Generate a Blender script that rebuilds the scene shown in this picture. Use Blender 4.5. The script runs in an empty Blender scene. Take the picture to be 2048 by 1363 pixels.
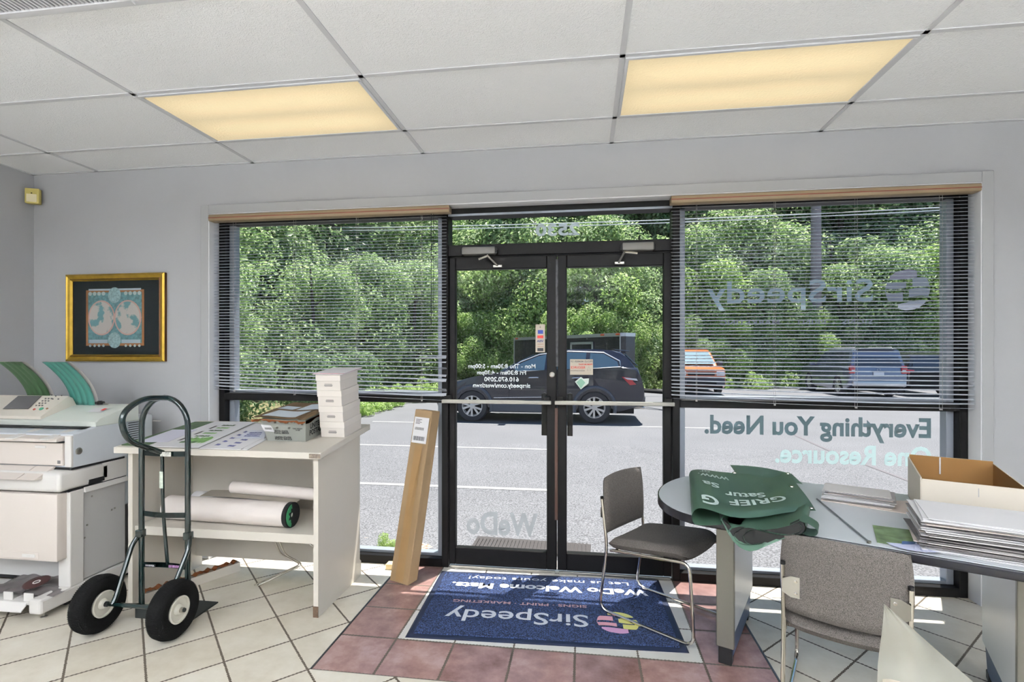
import bpy, bmesh, math, random
from mathutils import Vector, Matrix, noise
PI = math.pi
R = math.radians
random.seed(7)
C = bpy.context.scene.collection

# ------------------------------------------------------------------ camera, sky, sun, fill lamps, exposure
CAM = (0.0, -3.29, 1.44); YAW = R(8.0); FPX = 1031.0
cd = bpy.data.cameras.new('camera'); cam = bpy.data.objects.new('camera', cd); C.objects.link(cam)
cam.location = CAM; cam.rotation_euler = (PI/2, 0, YAW)
cd.lens = FPX/2048*36; cd.sensor_width = 36; cd.shift_y = 23.5/2048; cd.clip_start = .05; cd.clip_end = 400
bpy.context.scene.camera = cam
sc = bpy.context.scene
sc.view_settings.view_transform = 'Standard'; sc.view_settings.look = 'None'
sc.view_settings.exposure = 0.5; sc.view_settings.gamma = 1.0; sc.view_settings.use_curve_mapping = False

w = bpy.data.worlds.new('sky'); sc.world = w; w.use_nodes = True
nt = w.node_tree; nt.nodes.clear()
sky = nt.nodes.new('ShaderNodeTexSky'); sky.sky_type = 'HOSEK_WILKIE'; sky.turbidity = 3.0; sky.ground_albedo = .35
SUN_E = R(73); SUN_A = (0.5, 0.866)
sky.sun_direction = (SUN_A[0]*math.cos(SUN_E), SUN_A[1]*math.cos(SUN_E), math.sin(SUN_E))
bg = nt.nodes.new('ShaderNodeBackground'); bg.inputs[1].default_value = 3.6
out = nt.nodes.new('ShaderNodeOutputWorld')
nt.links.new(sky.outputs[0], bg.inputs[0]); nt.links.new(bg.outputs[0], out.inputs[0])

sd = bpy.data.lights.new('sun', 'SUN'); sd.energy = 9.5; sd.angle = R(.6); sd.color = (1, .96, .9)
so = bpy.data.objects.new('sun', sd); C.objects.link(so)
so.rotation_euler = Vector((SUN_A[0]*math.cos(SUN_E), SUN_A[1]*math.cos(SUN_E), math.sin(SUN_E))).to_track_quat('Z', 'Y').to_euler()

def fill_lamp(loc, sx, sy, e, rot=(0, 0, 0), col=(.90, .955, 1.0)):
    l = bpy.data.lights.new('lamp', 'AREA'); l.shape = 'RECTANGLE'; l.size = sx; l.size_y = sy; l.energy = e; l.color = col
    o = bpy.data.objects.new('lamp', l); C.objects.link(o); o.location = loc; o.rotation_euler = rot
    return o
FILL_E = 30.0
# unseen fill lamps added behind the camera, one facing down and one up each
for lx in (-2.7, 0.0, 2.6):
    for ly in (-3.9, -5.6):
        fill_lamp((lx, ly, 2.35), 1.2, .3, FILL_E*.15)
        fill_lamp((lx, ly, 2.42), 1.2, .3, FILL_E*3.7, (PI, 0, 0))

def at(u, v, x=None, y=None, z=None):
    """point of the room seen at a photo pixel, given one of its coordinates (for measuring)"""
    xr = (u-1024)/FPX; zr = (705-v)/FPX
    r = (xr*math.cos(YAW)-math.sin(YAW), xr*math.sin(YAW)+math.cos(YAW), zr)
    t = (z-CAM[2])/r[2] if z is not None else ((y-CAM[1])/r[1] if y is not None else (x-CAM[0])/r[0])
    return Vector((CAM[0]+r[0]*t, CAM[1]+r[1]*t, CAM[2]+r[2]*t))

# ------------------------------------------------------------------ materials
def srgb(r, g, b):
    return tuple((c/255/12.92 if c/255 <= .04045 else ((c/255+.055)/1.055)**2.4) for c in (r, g, b))
def N(m, t, **k):
    n = m.node_tree.nodes.new(t)
    for a, b in k.items(): setattr(n, a, b)
    return n
def L(m, a, b): m.node_tree.links.new(a, b)
def mat(name, col, rough=.5, metal=0, bump=0, bscale=60, var=0, vscale=8, spec=.5, trans=0, ior=1.45, coat=0, emit=None, estr=0, alpha=1):
    m = bpy.data.materials.new(name); m.use_nodes = True
    b = m.node_tree.nodes['Principled BSDF']
    b.inputs['Base Color'].default_value = (*col, 1); b.inputs['Roughness'].default_value = rough
    b.inputs['Metallic'].default_value = metal; b.inputs['Specular IOR Level'].default_value = spec
    b.inputs['Transmission Weight'].default_value = trans; b.inputs['IOR'].default_value = ior
    b.inputs['Coat Weight'].default_value = coat; b.inputs['Alpha'].default_value = alpha
    if emit: b.inputs['Emission Color'].default_value = (*emit, 1); b.inputs['Emission Strength'].default_value = estr
    tc = N(m, 'ShaderNodeTexCoord')
    if var:
        n = N(m, 'ShaderNodeTexNoise'); n.inputs['Scale'].default_value = vscale; n.inputs['Detail'].default_value = 6
        L(m, tc.outputs['Object'], n.inputs['Vector'])
        mr = N(m, 'ShaderNodeMapRange'); mr.inputs[1].default_value = .3; mr.inputs[2].default_value = .7
        mr.inputs[3].default_value = 1-var; mr.inputs[4].default_value = 1+var
        L(m, n.outputs['Fac'], mr.inputs[0])
        mx = N(m, 'ShaderNodeVectorMath', operation='SCALE'); mx.inputs[0].default_value = col
        L(m, mr.outputs[0], mx.inputs['Scale']); L(m, mx.outputs[0], b.inputs['Base Color'])
    if bump:
        n = N(m, 'ShaderNodeTexNoise'); n.inputs['Scale'].default_value = bscale; n.inputs['Detail'].default_value = 4
        L(m, tc.outputs['Object'], n.inputs['Vector'])
        bp = N(m, 'ShaderNodeBump'); bp.inputs['Strength'].default_value = bump; bp.inputs['Distance'].default_value = .004
        L(m, n.outputs['Fac'], bp.inputs['Height']); L(m, bp.outputs[0], b.inputs['Normal'])
    return m
def thin(name, col, a, rough=.05, ior=1.5):
    """thin sheet: clear transmission mixed with a surface reflection"""
    m = bpy.data.materials.new(name); m.use_nodes = True; t = m.node_tree; t.nodes.clear()
    tr = N(m, 'ShaderNodeBsdfTransparent'); tr.inputs[0].default_value = (*col, 1)
    gl = N(m, 'ShaderNodeBsdfGlossy'); gl.inputs['Roughness'].default_value = rough
    fr = N(m, 'ShaderNodeFresnel'); fr.inputs[0].default_value = ior
    ml = N(m, 'ShaderNodeMath', operation='MULTIPLY'); ml.inputs[1].default_value = a
    L(m, fr.outputs[0], ml.inputs[0])
    mx = N(m, 'ShaderNodeMixShader'); o = N(m, 'ShaderNodeOutputMaterial')
    L(m, ml.outputs[0], mx.inputs[0]); L(m, tr.outputs[0], mx.inputs[1]); L(m, gl.outputs[0], mx.inputs[2]); L(m, mx.outputs[0], o.inputs[0])
    return m
def sheer(name, col, k):
    m = bpy.data.materials.new(name); m.use_nodes = True; t = m.node_tree; t.nodes.clear()
    tr = N(m, 'ShaderNodeBsdfTransparent'); df = N(m, 'ShaderNodeBsdfDiffuse'); df.inputs[0].default_value = (*col, 1)
    tl = N(m, 'ShaderNodeBsdfTranslucent'); tl.inputs[0].default_value = (*col, 1)
    m2 = N(m, 'ShaderNodeMixShader'); m2.inputs[0].default_value = .5
    mx = N(m, 'ShaderNodeMixShader'); mx.inputs[0].default_value = k; o = N(m, 'ShaderNodeOutputMaterial')
    L(m, df.outputs[0], m2.inputs[1]); L(m, tl.outputs[0], m2.inputs[2])
    L(m, tr.outputs[0], mx.inputs[1]); L(m, m2.outputs[0], mx.inputs[2]); L(m, mx.outputs[0], o.inputs[0])
    return m

def M_(m, op, a, b=None, c=None):
    n = N(m, 'ShaderNodeMath', operation=op)
    for i, x in enumerate((a, b, c)):
        if x is None: continue
        if isinstance(x, (int, float)): n.inputs[i].default_value = x
        else: L(m, x, n.inputs[i])
    return n.outputs[0]
def tile_mat(name, rot, pu, pv, ou, ov, cols, grout, gw, rough, rope=True):
    """tiles of size pu x pv (metres) laid on the floor, with rope pattern grout lines"""
    m = bpy.data.materials.new(name); m.use_nodes = True
    b = m.node_tree.nodes['Principled BSDF']
    g = N(m, 'ShaderNodeNewGeometry'); s = N(m, 'ShaderNodeSeparateXYZ'); L(m, g.outputs['Position'], s.inputs[0])
    X, Y = s.outputs[0], s.outputs[1]
    if rot: U = M_(m, 'ADD', X, Y); V = M_(m, 'SUBTRACT', X, Y)
    else: U, V = X, Y
    U = M_(m, 'DIVIDE', M_(m, 'SUBTRACT', U, ou), pu); V = M_(m, 'DIVIDE', M_(m, 'SUBTRACT', V, ov), pv)
    wob = N(m, 'ShaderNodeTexNoise'); wob.inputs['Scale'].default_value = 70; L(m, g.outputs['Position'], wob.inputs['Vector'])
    wb = M_(m, 'MULTIPLY', M_(m, 'SUBTRACT', wob.outputs['Fac'], .5), .018)
    def edge(A, B):
        f = M_(m, 'FRACT', A); d = M_(m, 'MINIMUM', f, M_(m, 'SUBTRACT', 1.0, f))
        z = M_(m, 'MULTIPLY', M_(m, 'SINE', M_(m, 'MULTIPLY', B, 110.0)), .004 if rope else 0)
        return M_(m, 'ADD', M_(m, 'ADD', d, wb), z)
    d = M_(m, 'MINIMUM', edge(U, V), edge(V, U))
    line = M_(m, 'LESS_THAN', d, gw)
    cv = N(m, 'ShaderNodeCombineXYZ'); L(m, M_(m, 'FLOOR', U), cv.inputs[0]); L(m, M_(m, 'FLOOR', V), cv.inputs[1])
    wn = N(m, 'ShaderNodeTexWhiteNoise'); L(m, cv.outputs[0], wn.inputs['Vector'])
    n1 = N(m, 'ShaderNodeTexNoise'); n1.inputs['Scale'].default_value = 7; n1.inputs['Detail'].default_value = 8; n1.inputs['Roughness'].default_value = .65
    L(m, g.outputs['Position'], n1.inputs['Vector'])
    fac = M_(m, 'ADD', M_(m, 'MULTIPLY', wn.outputs['Value'], .45), M_(m, 'MULTIPLY', M_(m, 'SUBTRACT', n1.outputs['Fac'], .3), 1.3))
    cr = N(m, 'ShaderNodeValToRGB'); L(m, fac, cr.inputs[0]); e = cr.color_ramp.elements
    e[0].position = .05; e[0].color = (*cols[0], 1); e[1].position = .95; e[1].color = (*cols[2], 1)
    k = e.new(.5); k.color = (*cols[1], 1)
    mx = N(m, 'ShaderNodeMix', data_type='RGBA'); L(m, line, mx.inputs[0]); L(m, cr.outputs[0], mx.inputs[6]); mx.inputs[7].default_value = (*grout, 1)
    L(m, mx.outputs[2], b.inputs['Base Color'])
    rr = M_(m, 'ADD', M_(m, 'MULTIPLY', line, .5), rough); L(m, rr, b.inputs['Roughness'])
    bp = N(m, 'ShaderNodeBump'); bp.inputs['Strength'].default_value = .5; bp.inputs['Distance'].default_value = .003
    h = M_(m, 'ADD', M_(m, 'MULTIPLY', line, -1.0), M_(m, 'MULTIPLY', n1.outputs['Fac'], .35)); L(m, h, bp.inputs['Height']); L(m, bp.outputs[0], b.inputs['Normal'])
    return m

def ceil_mat():
    m = mat('ceiling tile', srgb(242, 242, 243), .9)
    b = m.node_tree.nodes['Principled BSDF']; tc = N(m, 'ShaderNodeTexCoord')
    n = N(m, 'ShaderNodeTexNoise'); n.inputs['Scale'].default_value = 55; n.inputs['Detail'].default_value = 3; n.inputs['Distortion'].default_value = 2.5
    L(m, tc.outputs['Object'], n.inputs['Vector'])
    bp = N(m, 'ShaderNodeBump'); bp.inputs['Strength'].default_value = .8; bp.inputs['Distance'].default_value = .005
    L(m, n.outputs['Fac'], bp.inputs['Height']); L(m, bp.outputs[0], b.inputs['Normal'])
    return m
def speckle(name, c1, c2, scale, rough=.9, lo=.35, hi=.65, bump=.3, big=0):
    m = mat(name, c1, rough); b = m.node_tree.nodes['Principled BSDF']; g = N(m, 'ShaderNodeNewGeometry')
    n = N(m, 'ShaderNodeTexNoise'); n.inputs['Scale'].default_value = scale; n.inputs['Detail'].default_value = 5; L(m, g.outputs['Position'], n.inputs['Vector'])
    mr = N(m, 'ShaderNodeMapRange'); mr.inputs[1].default_value = lo; mr.inputs[2].default_value = hi; L(m, n.outputs['Fac'], mr.inputs[0])
    f = mr.outputs[0]
    if big:
        n2 = N(m, 'ShaderNodeTexNoise'); n2.inputs['Scale'].default_value = .7; n2.inputs['Detail'].default_value = 3; L(m, g.outputs['Position'], n2.inputs['Vector'])
        f = M_(m, 'ADD', M_(m, 'MULTIPLY', f, 1-big), M_(m, 'MULTIPLY', n2.outputs['Fac'], big))
    mx = N(m, 'ShaderNodeMix', data_type='RGBA'); L(m, f, mx.inputs[0]); mx.inputs[6].default_value = (*c1, 1); mx.inputs[7].default_value = (*c2, 1)
    L(m, mx.outputs[2], b.inputs['Base Color'])
    bp = N(m, 'ShaderNodeBump'); bp.inputs['Strength'].default_value = bump; bp.inputs['Distance'].default_value = .004
    L(m, n.outputs['Fac'], bp.inputs['Height']); L(m, bp.outputs[0], b.inputs['Normal'])
    return m
def leaf_mat(name, a, bb, c):
    m = bpy.data.materials.new(name); m.use_nodes = True; t = m.node_tree; t.nodes.clear()
    g = N(m, 'ShaderNodeNewGeometry'); cr = N(m, 'ShaderNodeValToRGB'); L(m, g.outputs['Random Per Island'], cr.inputs[0])
    e = cr.color_ramp.elements; e[0].color = (*a, 1); e[1].color = (*c, 1); k = e.new(.55); k.color = (*bb, 1)
    pr = N(m, 'ShaderNodeBsdfPrincipled'); pr.inputs['Roughness'].default_value = .45; L(m, cr.outputs[0], pr.inputs['Base Color'])
    tl = N(m, 'ShaderNodeBsdfTranslucent'); L(m, cr.outputs[0], tl.inputs[0])
    mx = N(m, 'ShaderNodeMixShader'); mx.inputs[0].default_value = .55; o = N(m, 'ShaderNodeOutputMaterial')
    L(m, pr.outputs[0], mx.inputs[1]); L(m, tl.outputs[0], mx.inputs[2]); L(m, mx.outputs[0], o.inputs[0])
    return m

wall_m = mat('wall paint', srgb(174, 174, 176), .85, bump=.1, bscale=120, var=.02, vscale=2)
trim_m = mat('painted trim', srgb(168, 168, 169), .45)
jamb_m = mat('white jamb', srgb(225, 225, 228), .5)
ceil_m = ceil_mat(); grid_m = mat('ceiling grid', srgb(205, 205, 208), .5)
beige_m = tile_mat('beige tile', True, .4165, .4165, -1.928, -.566, (srgb(194, 184, 166), srgb(212, 204, 189), srgb(224, 218, 206)), srgb(84, 74, 62), .016, .38)
terra_m = tile_mat('terracotta tile', False, .2975, .295, -1.235, -1.093, (srgb(102, 74, 70), srgb(142, 112, 107), srgb(174, 150, 146)), srgb(78, 68, 58), .019, .24)
pale_m = tile_mat('pale tile', False, .2975, .295, -1.235, -1.093, (srgb(205, 200, 192), srgb(215, 211, 204), srgb(222, 219, 214)), srgb(92, 84, 74), .014, .3)
strip_m = mat('metal edge strip', srgb(90, 90, 95), .35, .8)
bronze_m = mat('dark bronze aluminium', srgb(10, 8, 8), .5, 0, var=.15, vscale=14, spec=.25)
alu_m = mat('outer aluminium', srgb(150, 156, 166), .35, .4)
glass_m = thin('window glass', (.97, .99, .985), .5)
chrome_m = mat('chrome', srgb(205, 200, 192), .16, 1)
steel_m = mat('brushed steel', srgb(165, 162, 155), .3, .9)
slat_m = mat('blind slat', srgb(196, 198, 204), .45)
head_m = mat('beige headrail', srgb(138, 120, 94), .45)
red_m = mat('dark red stripe', srgb(120, 50, 32), .5)
black_m = mat('black plastic', srgb(20, 20, 22), .4)
blk_matte = mat('black matte', srgb(14, 14, 15), .85)
white_m = mat('white plastic', srgb(222, 218, 214), .45)
white2_m = mat('off white plastic', srgb(214, 204, 196), .45)
paper_m = mat('paper', srgb(226, 224, 226), .8)
paper2_m = mat('cream paper', srgb(214, 204, 190), .8)
paper3_m = mat('grey paper', srgb(176, 172, 170), .8)
lam_m = mat('cream laminate', srgb(206, 199, 188), .42, var=.02, vscale=3)
card_m = mat('brown cardboard', srgb(136, 112, 82), .75, var=.08, vscale=6, bump=.1, bscale=40)
card_in = mat('inner cardboard', srgb(136, 98, 52), .8)
cardr_m = mat('torn cardboard', srgb(140, 84, 46), .9, var=.2, vscale=40)
dgreen_m = mat('dark green enamel', srgb(5, 26, 26), .2, .1, coat=.6)
rubber_m = mat('tyre rubber', srgb(8, 8, 8), .85, bump=.6, bscale=160, spec=.2)
cream_metal = mat('cream wheel rim', srgb(206, 202, 190), .35)
def fabric(name, c1, c2):
    return speckle(name, c1, c2, 420, .95, .38, .62, .6)
fab_m = fabric('grey chair fabric', srgb(92, 88, 88), srgb(142, 136, 134))
fab2_m = fabric('brown grey chair fabric', srgb(44, 41, 38), srgb(96, 89, 82))
mat_m = speckle('navy carpet', srgb(8, 16, 42), srgb(58, 78, 122), 150, .95, .42, .66, 1.0)
txtw_m = speckle('carpet white pile', srgb(176, 178, 186), srgb(214, 214, 218), 300, .95)
ttop_m = mat('grey table laminate', srgb(204, 208, 212), .3, var=.01)
tedge_m = mat('black table edge', srgb(16, 17, 26), .25)
silver_m = mat('silver panel', srgb(230, 233, 238), .4, .05)
olive_m = mat('warm grey metal', srgb(112, 110, 102), .35, .6)
banner_m = mat('green banner vinyl', srgb(100, 136, 116), .32, coat=.4)
fold_shade_m = mat('fold shade black', srgb(7, 9, 9), .6)  # near black, shade inside the rolled fold put into colour
btext_m = mat('banner print', srgb(205, 222, 216), .4)
gold_m = mat('gold frame', srgb(170, 138, 52), .3, .7, var=.15, vscale=20)
golddk_m = mat('dark gold frame', srgb(88, 52, 22), .35, .5)

# ------------------------------------------------------------------ mesh builder
class MB:
    def __init__(s): s.bm = bmesh.new(); s.mi = 0
    def m(s, i): s.mi = i; return s
    def _f(s, vs):
        try: f = s.bm.faces.new(vs); f.material_index = s.mi; return f
        except ValueError: return None
    def box(s, x0, x1, y0, y1, z0, z1, bev=0, seg=2, M=None):
        x0, x1 = sorted((x0, x1)); y0, y1 = sorted((y0, y1)); z0, z1 = sorted((z0, z1))
        P = [(x, y, z) for z in (z0, z1) for y in (y0, y1) for x in (x0, x1)]
        return s.hexa(P, bev, seg, M)
    def hexa(s, P, bev=0, seg=2, M=None):
        """eight corners: z low (x0y0, x1y0, x0y1, x1y1) then z high"""
        v = [s.bm.verts.new(M @ Vector(p) if M else p) for p in P]
        fs = [s._f([v[i] for i in q]) for q in ((0, 2, 3, 1), (4, 5, 7, 6), (0, 1, 5, 4), (1, 3, 7, 5), (3, 2, 6, 7), (2, 0, 4, 6))]
        if bev:
            es = list({e for f in fs for e in f.edges})
            r = bmesh.ops.bevel(s.bm, geom=es, offset=bev, segments=seg, affect='EDGES', profile=.5, clamp_overlap=True)
            for f in r['faces']: f.material_index = s.mi
        return s
    def quad(s, a, b, c, d): s._f([s.bm.verts.new(p) for p in (a, b, c, d)]); return s
    def poly(s, pts): s._f([s.bm.verts.new(p) for p in pts]); return s
    def prism(s, pts, d, bev=0, seg=2, M=None, bev_only_caps=True):
        """planar outline pts (3D) extruded along vector d"""
        d = Vector(d); a = [Vector(p) for p in pts]
        v0 = [s.bm.verts.new(M @ p if M else p) for p in a]; v1 = [s.bm.verts.new(M @ (p+d) if M else p+d) for p in a]
        n = len(a); f0 = s._f(v0[::-1]); f1 = s._f(v1)
        sides = [s._f([v0[i], v0[(i+1) % n], v1[(i+1) % n], v1[i]]) for i in range(n)]
        if bev:
            es = list(f0.edges)+list(f1.edges)
            r = bmesh.ops.bevel(s.bm, geom=es, offset=bev, segments=seg, affect='EDGES', profile=.5, clamp_overlap=True)
            for f in r['faces']: f.material_index = s.mi
        return s
    def ring(s, c, r, ax, n, ref=None):
        ax = Vector(ax).normalized()
        t = ref if ref is not None else (Vector((0, 0, 1)) if abs(ax.z) < .9 else Vector((1, 0, 0)))
        a = (t-ax*t.dot(ax)).normalized(); b = ax.cross(a)
        return [s.bm.verts.new(Vector(c)+r*(math.cos(2*PI*i/n)*a+math.sin(2*PI*i/n)*b)) for i in range(n)]
    def bridge(s, A, B):
        n = len(A)
        for i in range(n): s._f([A[i], A[(i+1) % n], B[(i+1) % n], B[i]])
    def tube(s, pts, r, n=10, caps=True, closed=False):
        P = [Vector(p) for p in pts]; rs = r if isinstance(r, (list, tuple)) else [r]*len(P)
        rings = []; ref = None
        for i, p in enumerate(P):
            if closed: t = P[(i+1) % len(P)]-P[i-1]
            else: t = (P[min(i+1, len(P)-1)]-P[max(i-1, 0)])
            t = t.normalized()
            if ref is None: ref = Vector((0, 0, 1)) if abs(t.z) < .9 else Vector((1, 0, 0))
            ref = (ref-t*ref.dot(t)).normalized()
            rings.append(s.ring(p, rs[i], t, n, ref))
        for a, b in zip(rings, rings[1:]): s.bridge(a, b)
        if closed: s.bridge(rings[-1], rings[0])
        elif caps: s._f(rings[0][::-1]); s._f(rings[-1])
        return s
    def cyl(s, a, b, r, n=24, r2=None, caps=True): return s.tube([a, b], [r, r if r2 is None else r2], n, caps)
    def lathe(s, c, ax, prof, n=32, closed=False):
        """prof: list of (radius, distance along axis)"""
        ax = Vector(ax).normalized(); rs = [s.ring(Vector(c)+ax*h, max(r, 1e-4), ax, n) for r, h in prof]
        for a, b in zip(rs, rs[1:]): s.bridge(a, b)
        if closed: s.bridge(rs[-1], rs[0])
        else: s._f(rs[0][::-1]); s._f(rs[-1])
        return s
    def grid(s, fn, nu, nv, closed_u=False):
        V = [[s.bm.verts.new(fn(i/nu, j/nv)) for j in range(nv+1)] for i in range(nu+1)]
        for i in range(nu):
            for j in range(nv): s._f([V[i][j], V[i+1][j], V[i+1][j+1], V[i][j+1]])
        return s
    def thick(s, t):
        """solidify what has been built so far"""
        bmesh.ops.solidify(s.bm, geom=list(s.bm.faces), thickness=t); return s

def arc(c, r, a0, a1, n, ax='xz'):
    o = []
    for i in range(n+1):
        a = R(a0+(a1-a0)*i/n); p = [c[0], c[1], c[2]]
        k = {'x': 0, 'y': 1, 'z': 2}
        p[k[ax[0]]] += r*math.cos(a); p[k[ax[1]]] += r*math.sin(a); o.append(tuple(p))
    return o
def smooth_path(pts, rad=.05, n=5):
    """round the corners of a polyline"""
    P = [Vector(p) for p in pts]; o = [P[0]]
    for i in range(1, len(P)-1):
        a, b, c = P[i-1], P[i], P[i+1]; r = rad if not isinstance(rad, (list, tuple)) else rad[i-1]
        r = min(r, (a-b).length*.48, (c-b).length*.48)
        p0 = b+(a-b).normalized()*r; p1 = b+(c-b).normalized()*r
        for k in range(n+1):
            t = k/n; o.append(p0*(1-t)**2+b*2*t*(1-t)+p1*t*t)
    o.append(P[-1]); return o

def mw(o):
    return o.matrix_basis if o.parent is None else mw(o.parent) @ o.matrix_basis
def obj(name, mb, ms, parent=None, smooth=False, world=True, label=None):
    """link the collected shape as one mesh object; coordinates are world ones unless world=False"""
    me = bpy.data.meshes.new(name)
    if isinstance(mb, MB):
        bmesh.ops.recalc_face_normals(mb.bm, faces=list(mb.bm.faces)); mb.bm.to_mesh(me); mb.bm.free()
    else: me = mb; me.name = name
    for m in (ms if isinstance(ms, (list, tuple)) else [ms]): me.materials.append(m)
    o = bpy.data.objects.new(name, me); C.objects.link(o)
    if smooth:
        me.shade_smooth()
        try: me.set_sharp_from_angle(angle=R(smooth if smooth is not True else 35))
        except Exception: pass
    if parent is not None:
        o.parent = parent
        if world: me.transform(mw(parent).inverted())
    if label: o['label'] = label
    return o
def thing(name, label, cat, loc=(0, 0, 0), rotz=0, group=None):
    o = bpy.data.objects.new(name, None); C.objects.link(o); o.empty_display_size = .1
    o.location = loc; o.rotation_euler = (0, 0, rotz); o['label'] = label; o['category'] = cat
    if group: o['group'] = group
    o.matrix_basis = Matrix.Translation(loc) @ Matrix.Rotation(rotz, 4, 'Z')
    return o
def tag(o, label, cat, group=None, kind=None):
    o['label'] = label; o['category'] = cat
    if group: o['group'] = group
    if kind: o['kind'] = kind
    return o
def struct(name, mb, ms, parent=None, smooth=False, label=None):
    o = obj(name, mb, ms, parent, smooth)
    if parent is None: o['kind'] = 'structure'
    if label: o['label'] = label
    return o
def sthing(name, loc=(0, 0, 0), label=None):
    o = bpy.data.objects.new(name, None); C.objects.link(o); o.location = loc; o['kind'] = 'structure'
    o.matrix_basis = Matrix.Translation(loc)
    if label: o['label'] = label
    return o
def copy_tree(o, parent=None):
    c = o.copy(); C.objects.link(c)
    if parent: c.parent = parent
    for ch in list(o.children): copy_tree(ch, c)
    return c
def text_mesh(body, org, ux, uy, wid, hei, bold=0, depth=0, spacing=1, wrap=None):
    """flat lettering filling a wid x hei box from org along unit vectors ux, uy"""
    cu = bpy.data.curves.new('t', 'FONT'); cu.body = body; cu.size = 1; cu.offset = bold; cu.space_character = spacing
    cu.resolution_u = 3; cu.align_x = 'LEFT'
    if wrap: cu.align_x = 'CENTER'; cu.space_line = wrap
    t = bpy.data.objects.new('t', cu); C.objects.link(t)
    dg = bpy.context.evaluated_depsgraph_get(); dg.update()
    me = bpy.data.meshes.new_from_object(t.evaluated_get(dg)); bpy.data.objects.remove(t)
    xs = [v.co.x for v in me.vertices]; ys = [v.co.y for v in me.vertices]
    x0, x1, y0, y1 = min(xs), max(xs), min(ys), max(ys)
    ux, uy, org = Vector(ux).normalized(), Vector(uy).normalized(), Vector(org)
    for v in me.vertices: v.co = org+ux*((v.co.x-x0)/(x1-x0)*wid)+uy*((v.co.y-y0)/(y1-y0)*hei)
    me.materials.clear()
    return me

# ================================================================== THE ROOM
XL, XR, YB, H = -4.04, 4.2, -6.6, 2.755
OX0, OX1, OZ = -2.60, 2.235, 2.41
YF = .075                                        # inner face of the storefront frame

# floor: beige diagonal tiles around a terracotta inset with a pale centre
TX0, TX1, TY0 = -1.235, .8475, -1.093
PX0, PX1, PY0 = -.9375, .55, -.798
f = MB(); e = .12
f.m(0)
f.quad((XL, YB, 0), (XR, YB, 0), (XR, TY0, 0), (XL, TY0, 0))
f.quad((XL, TY0, 0), (TX0, TY0, 0), (TX0, e, 0), (XL, e, 0)); f.quad((TX1, TY0, 0), (XR, TY0, 0), (XR, e, 0), (TX1, e, 0))
f.m(1); f.quad((TX0, TY0, 0), (TX1, TY0, 0), (TX1, PY0, 0), (TX0, PY0, 0))
f.quad((TX0, PY0, 0), (PX0, PY0, 0), (PX0, e, 0), (TX0, e, 0)); f.quad((PX1, PY0, 0), (TX1, PY0, 0), (TX1, e, 0), (PX1, e, 0))
f.m(2); f.quad((PX0, PY0, 0), (PX1, PY0, 0), (PX1, e, 0), (PX0, e, 0))
struct('floor', f, [beige_m, terra_m, pale_m])
s = MB(); s.box(TX0-.004, TX0+.004, TY0, .06, .0, .0025).box(TX1-.004, TX1+.004, TY0, .06, 0, .0025)
struct('trim_1', s, strip_m, label='thin metal strip edging the terracotta tile inset')

c = MB(); c.box(XL, XR, YB, .1, H, H+.05); struct('ceiling', c, ceil_m)
GX = [-3.49+1.219*i for i in range(7)]; GY = [-.36-.605*i for i in range(11)]
g = MB()
for x in GX: g.box(x-.012, x+.012, YB, 0, H-.004, H+.001)
for y in GY: g.box(XL, XR, y-.012, y+.012, H-.004, H+.001)
g.box(XL, XR, -.022, 0, H-.004, H+.001); g.box(XL, XL+.022, YB, 0, H-.004, H+.001)
struct('trim_2', g, grid_m, label='white metal ceiling grid')

wf = MB()
wf.box(XL-.15, OX0, 0, .2, 0, H+.05); wf.box(OX1, XR+.15, 0, .2, 0, H+.05); wf.box(OX0, OX1, 0, .2, OZ, H+.05)
struct('wall_front', wf, wall_m)
b = MB(); b.box(XL-.15, XL, YB, 0, 0, H+.05); struct('wall_left', b, wall_m)
b = MB(); b.box(XR, XR+.15, YB, 0, 0, H+.05); struct('wall_right', b, wall_m)
b = MB(); b.box(XL-.15, XR+.15, YB-.15, YB, 0, H+.05); struct('wall_back', b, wall_m)
b = MB(); b.box(XL, OX0-.06, -.012, 0, 0, .1, .003); struct('baseboard_left', b, trim_m)
b = MB(); b.box(OX1+.06, XR, -.012, 0, 0, .1, .003); b.hexa([(OX1+.005, -.05, 0), (OX1+.075, -.035, 0), (OX1+.005, .0, 0), (OX1+.075, 0, 0), (OX1+.0, -.028, .3), (OX1+.07, -.02, .3), (OX1+.005, 0, .3), (OX1+.075, 0, .3)], .008)
struct('baseboard_right', b, jamb_m, label='pale vinyl baseboard peeling away at the window corner')
t = MB(); cw = .062
t.box(OX0-cw, OX0, -.022, 0, 0, OZ+cw, .004); t.box(OX1, OX1+cw, -.022, 0, 0, OZ+cw, .004); t.box(OX0, OX1, -.022, 0, OZ, OZ+cw, .004)
struct('trim_3', t, trim_m, label='grey painted casing around the storefront opening')
t = MB(); t.box(OX0-.001, OX0+.006, -.02, YF+.02, 0, OZ, .001); t.box(OX1-.006, OX1+.001, -.02, YF+.02, 0, OZ, .001); t.box(OX0, OX1, -.02, YF+.02, OZ-.006, OZ+.001, .001)
struct('trim_4', t, jamb_m, label='white jamb lining of the storefront opening')

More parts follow.
